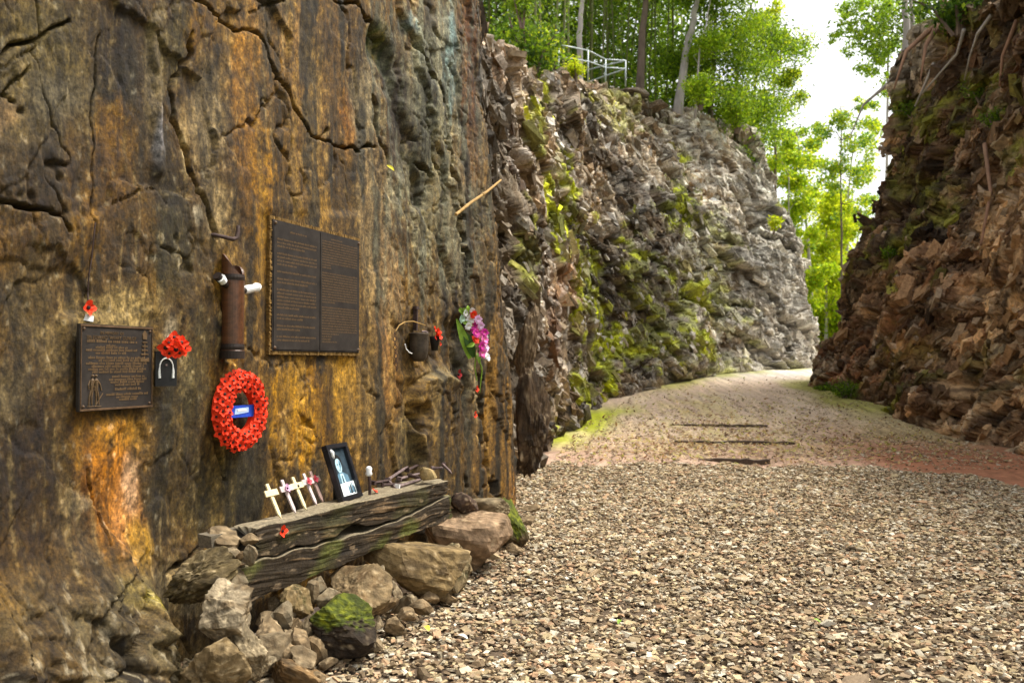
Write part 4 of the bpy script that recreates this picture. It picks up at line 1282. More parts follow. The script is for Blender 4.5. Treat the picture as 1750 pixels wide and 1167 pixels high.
ix0, ix1, iy0, iy1 = fb, fw - fb, fb, fh - fb
pic = flat('portrait_print', [(ix0, iy0), (ix1, iy0), (ix1, iy1), (ix0, iy1)], -.006, M_ph_dark, FR)
pc = (.078, .150)
flat('shoulders', [(-.055, -.070), (.060, -.070), (.052, -.035), (.018, -.020), (-.016, -.020), (-.050, -.040)], -.0052, M_ph_mid, pic, *pc)
flat('shirt', [(-.014, -.070), (.022, -.070), (.016, -.026), (-.010, -.026)], -.0045, M_ph_lite, pic, *pc)
flat('hair', ell(.031, .040), -.0046, M_black, pic, pc[0] + .001, pc[1] + .025)
flat('face', ell(.024, .034), -.0038, M_ph_lite, pic, pc[0] - .002, pc[1] + .012)
flat('shaded_cheek', [(.004, -.020), (.019, -.004), (.021, .014), (.012, .026), (.006, .006)], -.0031, M_ph_mid, pic, pc[0] - .002, pc[1] + .012)
for ex in (-.011, .008):
    flat('eye', ell(.0055, .0028, 10), -.0024, M_ph_dark, pic, pc[0] + ex, pc[1] + .018)
flat('mouth', ell(.008, .0018, 10), -.0024, M_ph_mid, pic, pc[0] - .001, pc[1] - .008)
flat('tie', [(-.003, -.070), (.009, -.070), (.005, -.034), (-.001, -.034)], -.0038, M_ph_dark, pic, *pc)
cp = flat('white_card', [(.022, .021), (.158, .021), (.158, .082), (.022, .078)], -.0016, M_ph_white, FR)
for i, (x, y, h) in enumerate(((.104, .028, .036), (.119, .026, .046), (.134, .030, .044), (.146, .025, .036))):
    flat('printed_figure', [(x - .007, y), (x + .007, y), (x + .006, y + h * .7), (x + .003, y + h), (x - .003, y + h), (x - .006, y + h * .7)], -.0009, M_ph_dark if i % 2 else M_ph_mid, cp)
mb = MB(); mb.tube([(.020, .236, .012), (.026, .222, .016), (.024, .206, .014), (.030, .196, .013)], [.006, .009, .007, .003], 8); mb.build('white_rosette', M_white, FR, True)

# upright spike with white cap, poppy at its foot
p = at_z(632, 845, LZ + .002)
t = thing('iron_spike', 'upright dark iron spike with a white capped top beside the frame', 'spike', Matrix.Translation(p))
mb = MB(); mb.tube([(0, 0, 0), (0, 0, .06), (-.004, 0, .088)], [.008, .0075, .0085], 6); mb.build('shaft', M_iron, t)
mb = MB(); mb.lathe([(.001, 0), (.013, .002), (.017, .012), (.013, .024), (.016, .036), (.010, .046), (.001, .048)], 12, Matrix.Translation((-.005, 0, .086))); mb.build('white_cap', M_white, t, True)
lone_poppy(641, 838, 'crumpled red poppy lying at the foot of the upright spike', .015, M=Matrix.Translation(at_z(641, 840, LZ + .008)) @ Matrix.Rotation(.6, 4, 'Y'))

# rusty railway spikes and a tan stone
SPK = [((664, 823), (697, 806), .012, .03, M_ironpale, 'long pale rusty spike propped across the pile'), ((664, 823), (676, 834), .004, .0, M_ironpale, 'short spike lying at the front left of the pile'), ((640, 829), (668, 824), .012, .012, M_iron, 'dark thick spike at the left end of the pile'),
       ((684, 821), (720, 812), .010, .012, M_ironpale, 'purplish spike in the middle of the pile'), ((681, 833), (724, 820), .006, .008, M_ironpale, 'spike with a white painted end at the front of the pile'), ((697, 809), (716, 801), .02, .025, M_iron, 'dark spike behind the pile beside the tan stone'),
       ((700, 818), (728, 823), .018, .012, M_iron, 'crossed dark spike on top of the pile'), ((655, 832), (690, 830), .010, .010, M_iron, 'black spike low in the shade of the pile'), ((740, 803), (757, 804), .010, .016, M_ironpale, 'short spike to the right of the tan stone'), ((757, 800), (772, 810), .022, .004, M_ironpale, 'bent spike at the right end of the sleeper')]
for (a_, b_, za, zb_, m, lab) in SPK:
    A = at_z(*a_, LZ + .006); Bv = at_z(*b_, LZ + .006)
    A.z += za; Bv.z += zb_
    dv = Bv - A; L = dv.length
    q = dv.to_track_quat('X', 'Z').to_matrix().to_4x4()
    t = thing('railway_spike', lab, 'railway spike', Matrix.Translation(A) @ q, 'rusty railway spikes piled on the sleeper')
    mb = MB(); mb.tube([(0, 0, 0), (L * .8, 0, 0), (L, 0, 0)], [.0085, .008, .003], 6); mb.build('shaft', m, t)
    mb = MB(); mb.box((-.004, .003, 0), (.010, .026, .022), jit=.002); mb.build('head', M_white if 'white' in lab else m, t)
rock('stone_block', 'square pale tan stone set on the pile of spikes', 'stone', 732, 809, 29, 24, 4.55, (.46, .37, .20), (.38, .29, .14), sub=ICO3, planes=7, rough=.02, mat=M_rock)
lone_poppy(478, 906, 'single red poppy pinned to the front face of the sleeper', .021, M=Matrix.Translation(at_z(478, 907, LZ - .03) + LOUT * .012) @ Matrix(((LDIR.x, 0, LOUT.x, 0), (LDIR.y, 0, LOUT.y, 0), (0, 1, 0, 0), (0, 0, 0, 1))))

# ------------------------------------------------------------------ plaques
def text_mesh(s, size):
    cu = bpy.data.curves.new('txt', 'FONT'); cu.body = s; cu.size = size; cu.align_x = 'CENTER'; cu.extrude = .0006; cu.resolution_u = 2
    ob = bpy.data.objects.new('txt', cu); COL.objects.link(ob)
    bpy.context.view_layer.update()
    me = bpy.data.meshes.new_from_object(ob.evaluated_get(bpy.context.evaluated_depsgraph_get()))
    bpy.data.objects.remove(ob); bpy.data.curves.remove(cu)
    return me


def word_line(mb, x0, x1, y, h, z, rr, cw=.55):
    """a raised line of tiny letters: short upright bars grouped in words"""
    x = x0
    while x < x1:
        nl = rr.randint(2, 8)
        for _ in range(nl):
            w = h * rr.uniform(.45, .75)
            if x + w > x1: break
            hh = h * rr.choice((.72, .72, 1.0))
            mb.add([(x, y, z), (x + w, y, z), (x + w, y + hh, z), (x, y + hh, z)], [(0, 1, 2, 3)])
            x += w + h * .16
        x += h * .5


def plaque_dims(c):
    a = [to_wall(*p) for p in c]
    t0, t1 = (a[0][0] + a[3][0]) / 2, (a[1][0] + a[2][0]) / 2
    z0, z1 = (a[2][1] + a[3][1]) / 2, (a[0][1] + a[1][1]) / 2
    P_ = WP0 + WD * t0
    return t1 - t0, z1 - z0, Matrix(((WD[0], 0, WN[0], P_[0]), (WD[1], 0, WN[1], P_[1]), (0, 1, 0, z0), (0, 0, 0, 1)))


pw, ph, PMx = plaque_dims(PLQ)
t = thing('memorial_plaque', 'large dark bronze plaque with two columns of small raised text', 'plaque', PMx)
mb = MB(); mb.box((pw / 2, ph / 2, .010), (pw, ph, .020)); mb.build('plate', M_bronze, t)
mb = MB()
for (cx_, cy_, sx, sy) in ((pw / 2, -.008, pw + .034, .016), (pw / 2, ph + .008, pw + .034, .016), (-.008, ph / 2, .016, ph - .002), (pw + .008, ph / 2, .016, ph - .002)):
    nseg = 90
    if sx > sy:
        for i in range(nseg):
            mb.box((cx_ - sx / 2 + sx * (i + .5) / nseg, cy_ + random.uniform(-.001, .001), .004), (sx / nseg * 1.05, sy * random.uniform(.9, 1.0), .024 + random.uniform(-.004, .004)), jit=.002)
    else:
        for i in range(nseg):
            mb.box((cx_ + random.uniform(-.001, .001), cy_ - sy / 2 + sy * (i + .5) / nseg, .004), (sx * random.uniform(.9, 1.0), sy / nseg * 1.05, .024 + random.uniform(-.004, .004)), jit=.002)
mb.build('mortar_bed', M_mortar, t)
panw = pw / 2 - .012
for s in (0, 1):
    x0 = .006 + s * (pw / 2 - .002)
    mb = MB(); mb.box((x0 + panw / 2, ph / 2, .0215), (panw, ph - .014, .003)); pn = mb.build('text_panel', M_bronze, t)
    rr = random.Random(5 + s)
    mb = MB()
    z = .0236
    if s == 0:
        h = .0088
        word_line(mb, x0 + panw * .33, x0 + panw * .70, ph - .045, h, z, rr)
        y = ph - .085
        for nl, gap in ((3, 1), (4, 1), (1, 1), (2, 1), (1, 0), (5, 1), (2, 1), (2, 1), (2, 1), (1, 1), (3, 1)):
            for i in range(nl):
                if y < .03: break
                e = panw * (.93 if i < nl - 1 or nl == 1 else rr.uniform(.4, .8))
                word_line(mb, x0 + .022, x0 + e, y, h, z, rr); y -= .0158
            y -= .016 * gap
    else:
        h = .0075
        y = ph - .045
        word_line(mb, x0 + panw * .25, x0 + panw * .55, ph - .030, h, z, rr)
        for nl, gap in ((10, 0), (1, 1), (12, 1), (11, 0), (1, 0), (2, 0)):
            for i in range(nl):
                if y < .03: break
                e = panw * (.95 if nl > 2 and i < nl - 1 else rr.uniform(.25, .5))
                word_line(mb, x0 + .014, x0 + e, y, h, z, rr); y -= .01270
            y -= .0127 * gap
    mb.build('lettering', M_letter, pn)
for x_, y_ in ((.014, .014), (pw - .014, .014), (.014, ph - .014), (pw - .014, ph - .014)):
    mb = MB(); mb.lathe([(.001, .007), (.006, .006), (.008, 0)], 10, Matrix.Translation((x_, y_, .0228))); mb.build('fixing_bolt', M_bedge, t, True)

pw, ph, PMx = plaque_dims(SPQ)
t = thing('memorial_plaque', 'small dark bronze plaque with figures and a crest, left of the red poppies', 'plaque', PMx)
mb = MB(); mb.box((pw / 2, ph / 2, .0215), (pw, ph, .013)); mb.build('plate', M_bronze, t)
mb = MB()
for (cx_, cy_, sx, sy) in ((pw / 2, .005, pw, .006), (pw / 2, ph - .005, pw, .006), (.005, ph / 2, .006, ph - .018), (pw - .005, ph / 2, .006, ph - .018)):
    mb.box((cx_, cy_, .0295), (sx - .004, sy, .004))
mb.build('border', M_bedge, t)
for s, y, sz, cx_ in (('IN MEMORY OF', .885, .0150, .42), ("SIR EDWARD 'WEARY' DUNLOP", .828, .0170, .42)):
    me = text_mesh(s, sz); me.name = 'lettering'; me.materials.append(M_letter)
    o = bpy.data.objects.new('lettering', me); link(o, t)
    o.location = (pw * cx_, ph * y, .0290)
    wid = max(v.co.x for v in me.vertices) - min(v.co.x for v in me.vertices)
    if wid > pw * .66: o.scale = (pw * .66 / wid, 1, 1)
mb = MB(); rr = random.Random(9); z = .0292
for y, a, b_, h in ((.790, .09, .77, .0100), (.745, .34, .48, .0085), (.722, .20, .64, .0085), (.690, .08, .78, .0085), (.655, .20, .62, .0085), (.600, .11, .90, .0092), (.570, .24, .80, .0085), (.535, .08, .92, .0085), (.500, .15, .88, .0085), (.468, .11, .90, .0085), (.435, .16, .86, .0085),
                    (.380, .42, .88, .0085), (.345, .38, .92, .0085), (.313, .40, .88, .0085), (.280, .46, .82, .0085), (.228, .46, .83, .0090), (.168, .34, .94, .0085), (.135, .48, .80, .0085), (.105, .52, .77, .0085)):
    word_line(mb, pw * a, pw * b_, ph * y, h, z, rr)
mb.build('small_lettering', M_letter, t)
# crest: crown over four bars over a scroll
mb = MB(); X0, Y0 = pw * .875, ph * .80
mb.prism([(X0 - .009, Y0 + .012), (X0 + .009, Y0 + .012), (X0 + .011, Y0 + .030), (X0, Y0 + .044), (X0 - .011, Y0 + .030)], .028, .0305)
for i in range(4):
    w = .011 + .002 * i
    mb.box((X0, Y0 + .002 - .014 * i, .0293), (2 * w, .004, .003))
mb.box((X0, Y0 - .020, .0290), (.004, .05, .002))
mb.prism([(X0 - .022, Y0 - .066), (X0 + .022, Y0 - .066), (X0 + .020, Y0 - .052), (X0, Y0 - .058), (X0 - .020, Y0 - .052)], .028, .0305)
mb.build('crest', M_letter, t)
# relief of two standing figures, one supporting the other
mb = MB()
by = ph * .065
for fx, ln in ((.135, .006), (.225, -.004)):
    bx = pw * fx; zf = .0285
    mb.tube([(bx - .005, by, zf), (bx - .004, by + .025, zf + .001), (bx - .003 + ln, by + .05, zf + .001)], [.0022, .0026, .0034], 6)
    mb.tube([(bx + .008, by + .002, zf), (bx + .006, by + .026, zf + .001), (bx + .003 + ln, by + .05, zf + .001)], [.0022, .0026, .0034], 6)
    mb.tube([(bx + ln, by + .048, zf), (bx + ln, by + .066, zf + .001), (bx + ln * 1.4, by + .082, zf + .001), (bx + ln * 1.5, by + .088, zf)], [.0050, .0058, .0066, .0026], 7)
    mb.lathe([(.0005, -.0062), (.0042, -.003), (.0048, .001), (.0034, .005), (.0005, .0066)], 8, Matrix.Translation((bx + ln * 1.5, by + .0965, zf)) @ Matrix.Rotation(R_(90), 4, 'X') @ Matrix.Rotation(R_(-90), 4, 'X'))
    mb.tube([(bx - .006 + ln, by + .082, zf), (bx - .014 + ln, by + .066, zf + .001), (bx - .006, by + .052, zf + .002)], [.0024, .002, .0016], 5)
    mb.tube([(bx + .006 + ln, by + .082, zf), (bx + .016 + ln, by + .068, zf + .001), (bx + .018, by + .048, zf + .001)], [.0024, .002, .0016], 5)
mb.tube([(pw * .20, ph * .05, .0285), (pw * .30, ph * .20, .029)], .0018, 5)
mb.tube([(pw * .10, ph * .055, .0285), (pw * .28, ph * .050, .0285)], .0016, 5)
mb.build('figure_relief', M_letter, t)
for x_, y_ in ((.016, .016), (pw - .016, .016), (.016, ph - .016), (pw - .016, ph - .016)):
    mb = MB(); mb.lathe([(.001, .005), (.004, .004), (.005, 0)], 8, Matrix.Translation((x_, y_, .0285))); mb.build('fixing_bolt', M_bedge, t, True)

# ------------------------------------------------------------------ poppy wreath
WR = thing('poppy_wreath', 'round wreath of red paper poppies with a blue ribbon card', 'wreath', WM(403, 701, .03) @ Matrix.Rotation(R_(-5), 4, 'Y') @ Matrix.Scale(.86, 4))
RM, RT = .124, .034
mb = MB()
prof = []
N_ = 40
vs, fs = [], []
sec = [(-RT, 0), (-RT, .040), (-RT * .6, .052), (RT * .6, .052), (RT, .040), (RT, 0)]
for i in range(N_):
    a = 2 * math.pi * i / N_
    for r, z in sec:
        vs.append(((RM + r) * math.cos(a), (RM + r) * math.sin(a) * 1.12, z))
for i in range(N_):
    for j in range(6):
        fs.append((i * 6 + j, i * 6 + (j + 1) % 6, ((i + 1) % N_) * 6 + (j + 1) % 6, ((i + 1) % N_) * 6 + j))
mb.add(vs, fs); mb.build('backing_ring', M_red, WR)
k = 0
for r, n, z, tl in ((RM - .026, 16, .050, -.45), (RM - .002, 20, .058, .0), (RM + .022, 24, .052, .4), (RM + .036, 26, .030, 1.0)):
    for i in range(n):
        a = 2 * math.pi * (i + (k % 2) * .5) / n + random.uniform(-.03, .03)
        M = Matrix.Translation((r * math.cos(a), r * math.sin(a) * 1.12, z + random.uniform(-.004, .004))) @ Matrix.Rotation(a, 4, 'Z') @ Matrix.Rotation(tl + random.uniform(-.3, .3), 4, 'Y') @ Matrix.Rotation(random.uniform(0, 3), 4, 'Z')
        poppy(WR, M, random.randrange(4), random.uniform(1.05, 1.4))
    k += 1
mb = MB(); mb.box((0, -.004, .030), (.200, .056, .004)); cd_ = mb.build('ribbon_card', M_blue, WR)
mb = MB(); mb.prism([(-.045, -.018), (.050, -.010), (.050, .014), (-.040, .010)], .0325, .0335); mb.build('printed_band', M_paleblue, cd_)
mb = MB(); mb.box((.004, .002, .0345), (.06, .010, .001)); mb.build('white_print', M_white, cd_)

# poppy posy and black card with a white arch
PY = thing('poppy_posy', 'cluster of red poppies above the black card with a white arch', 'poppies', WM(292, 593, .05) @ Matrix.Rotation(R_(-32), 4, 'Y') @ Matrix.Scale(.86, 4))
for (x, y, z, s, tx, ty) in ((-.030, -.004, .03, 1.7, .2, -.5), (.006, -.010, .045, 1.9, .3, 0), (.042, -.004, .03, 1.8, .2, .6), (.004, .040, .03, 1.35, -.3, 0), (-.022, .016, .04, 1.3, -.2, -.2), (.030, .018, .04, 1.5, -.3, .3), (.020, -.024, .05, 1.2, .7, .1), (-.020, -.026, .045, 1.2, .7, -.2), (.002, .016, .05, 1.2, 0, .1)):
    poppy(PY, Matrix.Translation((x, y, z)) @ Matrix.Rotation(tx, 4, 'X') @ Matrix.Rotation(ty, 4, 'Y'), random.randrange(4), s)
mb = MB(); mb.tube([(0, -.03, .02), (0, 0, .02), (.003, .05, .02)], .006, 6); mb.build('stem', M_dkgreen, PY)
mb = MB(); mb.box((-.022, .040, .035), (.008, .008, .004)); mb.build('white_bead', M_white, PY)
t = thing('memorial_card', 'small black card marked with a white arch under the poppy cluster', 'card', WM(283, 630, .03) @ Matrix.Rotation(R_(-25), 4, 'Y') @ Matrix.Scale(1.12, 4))
mb = MB(); mb.box((0, 0, 0), (.070, .112, .010)); mb.build('card', M_black, t)
mb = MB(); arc = [(-.022, -.030, .006), (-.023, -.010, .006)] + [(.022 * math.cos(a), .004 + .030 * math.sin(a), .006) for a in np.linspace(math.pi, 0, 11)] + [(.023, -.010, .006), (.022, -.030, .006)]
mb.tube(arc, [.0042, .0040] + [.0022] * 11 + [.0040, .0042], 6); mb.build('arch_emblem', M_white, t)
mb = MB(); mb.box((0, .012, .0058), (.006, .006, .002)); mb.build('dot', M_ironpale, t)

# ------------------------------------------------------------------ bamboo cross, hook
t = thing('bamboo_cross', 'upright brown bamboo tube cross with pale wrapped stub arms beside the large plaque', 'bamboo cross', WM(398, 521, .045))
(_, zt_), (_, zb2) = to_wall(398, 432), to_wall(398, 610)
hb = (zt_ - zb2); r = .044
n = 28
vs, fs = [], []
levels = [-hb / 2, -hb / 2 + .03, -hb / 2 + .034, 0, hb / 2 - .11, hb / 2 - .10]
for li, y in enumerate(levels + [None]):
    for kx, rad in ((0, 1.0),):
        for i in range(n):
            a = 2 * math.pi * i / n
            rr_ = r * (1.04 if li in (0, 1) else .97 if li == 2 else 1.0)
            yy_ = y if y is not None else hb / 2 - .098 * (.5 + .5 * math.cos(a - 1.45)) ** 1.5 - .05 * (.5 + .5 * math.cos(a + 1.1)) ** 4
            vs.append((rr_ * math.cos(a), yy_, rr_ * math.sin(a)))
for li in range(len(levels)):
    for i in range(n):
        fs.append((li * n + i, li * n + (i + 1) % n, (li + 1) * n + (i + 1) % n, (li + 1) * n + i))
b0 = len(vs)
for i in range(n):       # inner wall
    a = 2 * math.pi * i / n
    vs.append((r * .8 * math.cos(a), vs[len(levels) * n + i][1], r * .8 * math.sin(a)))
for i in range(n):
    a = 2 * math.pi * i / n
    vs.append((r * .8 * math.cos(a), hb / 2 - .14, r * .8 * math.sin(a)))
L6 = len(levels) * n
for i in range(n):
    j = (i + 1) % n
    fs.append((L6 + i, L6 + j, b0 + j, b0 + i)); fs.append((b0 + i, b0 + j, b0 + n + j, b0 + n + i))
fs.append(tuple(b0 + n + i for i in range(n)))
mb = MB(); mb.add(vs, fs); mb.build('tube', M_bamb, t, False)
for y, w in ((hb / 2 - .105, .012), (-hb / 2 + .045, .012)):
    mb = MB(); mb.tube([(0, y - w, 0), (0, y, 0), (0, y + w, 0)], [r * 1.01, r * 1.06, r * 1.01], 24, caps=False)
    mb.build('node_ring', M_bambdk, t)
mb = MB(); mb.tube([(0, -hb / 2 - .002, 0), (0, -hb / 2 + .030, 0)], [r * 1.07, r * 1.07], 24); mb.build('base_band', M_bambdk, t)
mb = MB(); mb.tube([(-.03, .07, .0), (-.08, .090, .004), (-.105, .108, .004)], [.012, .015, .018], 10); a1 = mb.build('arm', M_bambdk, t)
mb = MB(); mb.tube([(-.072, .086, .010), (-.092, .099, .012)], [.0165, .0185], 10); mb.build('pale_wrap', M_white, a1)
mb = MB(); mb.tube([(.03, .055, 0), (.075, .064, .004)], [.012, .013], 10); a2 = mb.build('arm', M_bambdk, t)
mb = MB(); mb.tube([(.068, .063, .004), (.085, .068, .004), (.12, .076, .012), (.135, .080, .014), (.150, .086, .016)], [.014, .018, .016, .020, .013], 12); mb.build('white_wrap', M_white, a2)

t = thing('iron_hook', 'bent dark iron hook driven into the wall above the bamboo cross', 'hook', WM(362, 402, 0))
mb = MB(); mb.tube([(-.01, .0, -.03), (0, 0, .015), (.03, -.004, .03), (.08, -.008, .04), (.105, .002, .04), (.110, .030, .04), (.112, .052, .04)], [.008, .008, .008, .009, .009, .008, .007], 8)
mb.build('rod', M_iron, t, True)

# little poppy with white tag on its thread
t = lone_poppy(150, 526, 'small red poppy with a white tag hung above the small plaque', .024, .02)
mb = MB(); mb.prism([(-.016, -.042), (.022, -.045), (.024, -.026), (-.006, -.020)], -.002, .002); mb.build('tag', M_white, t)
mb = MB(); pts = []
for x, y in ((151, 520), (150, 500), (152, 470), (157, 440), (160, 410), (163, 380)):
    q = WM(x, y, .014).translation; pts.append(t.matrix_world.inverted() @ q)
mb.tube(pts, .0025, 5); mb.build('thread', M_iron, t)

# ------------------------------------------------------------------ hanging tin, red flowers, spike, wire, chain
t = thing('tin_pot', 'dark dented metal pot hung on the wall left of the bouquet', 'pot', WM(716, 592, .05))
mb = MB(); pr = [(.001, -.088), (.030, -.086), (.044, -.066), (.052, -.030), (.055, .010), (.053, .050), (.058, .068), (.060, .076), (.054, .078), (.048, .060), (.046, .0), (.001, -.02)]
mb.lathe(pr, 18, Matrix.Rotation(R_(-90), 4, 'X') @ Matrix.Scale(1.0, 4)); mb.build('body', M_tin, t, True)
mb = MB(); mb.tube([(.02, .085, .01), (.035, .088, .02), (.055, .080, .03)], .006, 6); mb.build('lug', M_ironpale, t)
t = thing('red_flower_cup', 'bunch of crinkled red flowers in a dark cup beside the metal pot', 'flowers', WM(743, 575, .05))
mb = MB(); mb.lathe([(.001, -.085), (.020, -.085), (.030, -.02), (.034, .0), (.028, .0), (.02, -.06), (.001, -.06)], 14, Matrix.Rotation(R_(-90), 4, 'X')); mb.build('cup', M_black, t, True)
for (x, y, z, s) in ((-.014, .02, .02, 1.5), (.018, .024, .01, 1.4), (.0, -.004, .03, 1.5), (.022, -.002, .02, 1.2), (-.022, .0, .02, 1.2), (.004, .035, .0, 1.4)):
    poppy(t, Matrix.Translation((x, y, z)) @ Matrix.Rotation(random.uniform(-.6, .6), 4, 'X') @ Matrix.Rotation(random.uniform(-.6, .6), 4, 'Y'), random.randrange(4), s, name='flower', centre=False)
lone_poppy(752, 588, 'tiny red bloom hanging under the cup of red flowers', .012, .05)
t = thing('iron_spike', 'iron spike driven upright into the wall above the metal pot', 'spike', WM(711, 546, .02))
mb = MB(); mb.box((0, 0, 0), (.022, .125, .022), jit=.003); mb.build('shaft', M_iron, t)
mb = MB(); mb.box((-.004, .068, .002), (.030, .020, .028), jit=.003); mb.build('head', M_iron, t)
t = thing('wire_loop', 'thin pale wire looped on the wall around the metal pot', 'wire', WM(700, 575, .03))
pts = [t.matrix_world.inverted() @ WM(x, y, .06).translation for x, y in ((676, 566), (682, 556), (692, 550), (706, 549), (718, 553), (727, 556))]
mb = MB(); mb.tube(pts, .0028, 6); mb.build('strand', M_stick, t)
pts = [t.matrix_world.inverted() @ WM(x, y, .06).translation for x, y in ((692, 588), (694, 596), (699, 602), (704, 604))]
mb = MB(); mb.tube(pts, .0030, 6); mb.build('strand', M_white, t)
t = thing('rusty_chain', 'short rusty chain hanging on the wall left of the metal pot', 'chain', WM(674, 600, .03))
iv = t.matrix_world.inverted()
for i in range(9):
    q = iv @ WM(674.5 + .4 * i, 572 + 7.2 * i, .025).translation
    ln = [(q.x + .007 * math.cos(a), q.y + .013 * math.sin(a), q.z + (.007 * math.cos(a) if i % 2 else 0)) for a in np.linspace(0, 2 * math.pi, 11)]
    mb = MB(); mb.tube(ln, .0022, 5, caps=False); mb.build('link', M_iron, t)

# ------------------------------------------------------------------ bouquet
def petal_flower(name, mat, r, n, seed, mats=None):
    rr = random.Random(seed)
    mb = MB()
    for ring, (k, h, m) in enumerate(((1.0, .12, n), (.66, .32, max(5, n - 3)))):
        for i in range(m):
            a = 2 * math.pi * (i + .5 * ring) / m + rr.uniform(-.08, .08)
            L = r * k * rr.uniform(.88, 1.08); w = L * .34
            ca, sa = math.cos(a), math.sin(a)
            P_ = lambda u, v, z: (u * ca - v * sa, u * sa + v * ca, z)
            mb.add([P_(0, 0, r * .05), P_(L * .55, -w, r * h), P_(L, 0, r * (h + .10)), P_(L * .55, w, r * h)], [(0, 1, 2, 3)])
    me = bpy.data.meshes.new(name); me.from_pydata(mb.v, [], mb.f); me.materials.append(mat); me.update()
    return me


BQ = thing('flower_bouquet', 'bouquet of pink, white and magenta flowers fixed upright on the wall', 'bouquet', WM(793, 575, .05) @ Matrix.Rotation(R_(-48), 4, 'Y') @ Matrix.Scale(1.55, 4))
FMm = [petal_flower('flower', m, .021, 10, i) for i, m in enumerate((M_pink, M_magenta, M_lilac, M_white, M_mint, M_red))]
CY_ = centre_mesh(.018, M_yellow)
for i, (x, y, m, s) in enumerate(((-.010, .100, 3, .9), (.018, .092, 5, 1.0), (-.020, .074, 4, 1.0), (.010, .072, 3, 1.2), (.040, .072, 2, 1.0), (.030, .046, 1, 1.3), (.058, .046, 2, 1.0), (-.004, .044, 3, 1.0), (.052, .018, 0, 1.3), (.076, .016, 1, 1.0), (.030, .012, 1, 1.0), (.040, -.014, 5, 1.1), (.074, -.014, 0, 1.2), (.056, -.042, 1, 1.1), (.088, -.046, 2, 1.1), (.066, -.070, 0, 1.2), (.082, -.088, 3, 1.0), (.086, .0, 3, .8), (.02, .110, 3, .7))):
    o = bpy.data.objects.new('flower', FMm[m]); link(o, BQ)
    o.matrix_local = Matrix.Translation((x, y, .045 + .02 * math.sin(i * 2.1))) @ Matrix.Rotation(random.uniform(-.4, .4), 4, 'X') @ Matrix.Rotation(random.uniform(-.1, .6), 4, 'Y') @ Matrix.Scale(s, 4)
    c = bpy.data.objects.new('centre', CY_); link(c, o); c.scale = (.5,) * 3
def leaf(name, parent, base, tip, w, mat, bend=(0, 0, .01)):
    base, tip = Vector(base), Vector(tip); d_ = tip - base; sd_ = d_.cross(Vector((0, 0, 1))).normalized() * w; b_ = Vector(bend)
    vs = []
    for k in (0, .25, .5, .75, 1):
        wd_ = math.sin(math.pi * (k * .85 + .12)); c_ = base + d_ * k + b_ * math.sin(math.pi * k)
        vs += [c_ - sd_ * wd_, c_ + b_ * -.2, c_ + sd_ * wd_]
    mb = MB(); mb.add(vs, [(3 * i + j, 3 * i + j + 1, 3 * i + j + 4, 3 * i + j + 3) for i in range(4) for j in (0, 1)])
    return mb.build(name, mat, parent)


leaf('wrapper_leaf', BQ, (.02, -.095, .02), (-.045, .075, .03), .020, M_green)
leaf('wrapper_leaf', BQ, (.04, -.090, .02), (-.015, .030, .03), .022, M_dkgreen)
for a_, b_ in (((-.01, .09, .03), (-.045, .125, .04)), ((0, .1, .03), (.004, .132, .04)), ((.01, .09, .03), (-.02, .12, .05)), ((.05, -.07, .03), (.05, -.115, .05)), ((.02, .05, .05), (-.03, .058, .06)), ((.03, -.03, .05), (-.01, -.045, .06))):
    leaf('leaf', BQ, a_, b_, .010, M_green)
for q_ in ([(.05, -.08, .03), (.06, -.11, .03), (.072, -.135, .03)], [(.045, -.08, .03), (.040, -.13, .025), (.052, -.19, .02)], [(.055, -.08, .03), (.075, -.15, .02), (.066, -.24, .015)]):
    mb = MB(); mb.tube(q_, [.004, .003, .002], 6); mb.build('stem', M_green, BQ)
for (x, y, lab, r, m) in ((814, 665, 'small red poppy on the wall below the bouquet, left of its faded twin', .024, M_red), (825, 664, 'small faded crimson poppy right beside the brighter red one', .024, M_dkred), (811, 709, 'red poppy stuck in the crevice lowest under the bouquet', .024, M_red), (783, 640, 'dim crimson poppy in the shaded crevice below the bouquet', .032, M_dkred)):
    lone_poppy(x, y, lab, r, .03, mat=m)
t = thing('grass_stalk', 'thin straw stalk slanting across the wall beside the small poppies', 'stalk', WM(830, 660, .03))
iv = t.matrix_world.inverted()
mb = MB(); mb.tube([iv @ WM(x, y, .05).translation for x, y in ((800, 632), (822, 648), (847, 684))], .0022, 5); mb.build('stem', M_stick, t)
t = thing('bamboo_stick', 'thin dry cane leaning across the wall toward the rough cliff', 'stick', WM(815, 340, .04))
iv = t.matrix_world.inverted()
mb = MB(); mb.tube([iv @ WM(x, y, .09).translation for x, y in ((779, 367), (805, 346), (832, 328), (856, 308))], [.010, .010, .009, .008], 8); mb.build('cane', M_stick, t)
for x, y in ((797, 352), (826, 332)):
    mb = MB(); q = iv @ WM(x, y, .09).translation; d_ = (iv @ WM(x + 1.2, y - 1, .09).translation) - q
    mb.tube([q - d_, q + d_], .0115, 8); mb.build('joint', M_stick, t)
t = thing('yellow_leaf', 'bright yellow green leaf caught on the wall above the large plaque', 'leaf', WM(666, 288, .05))
leaf('blade', t, (-.03, .010, 0), (.035, -.008, .01), .010, M_yellow)
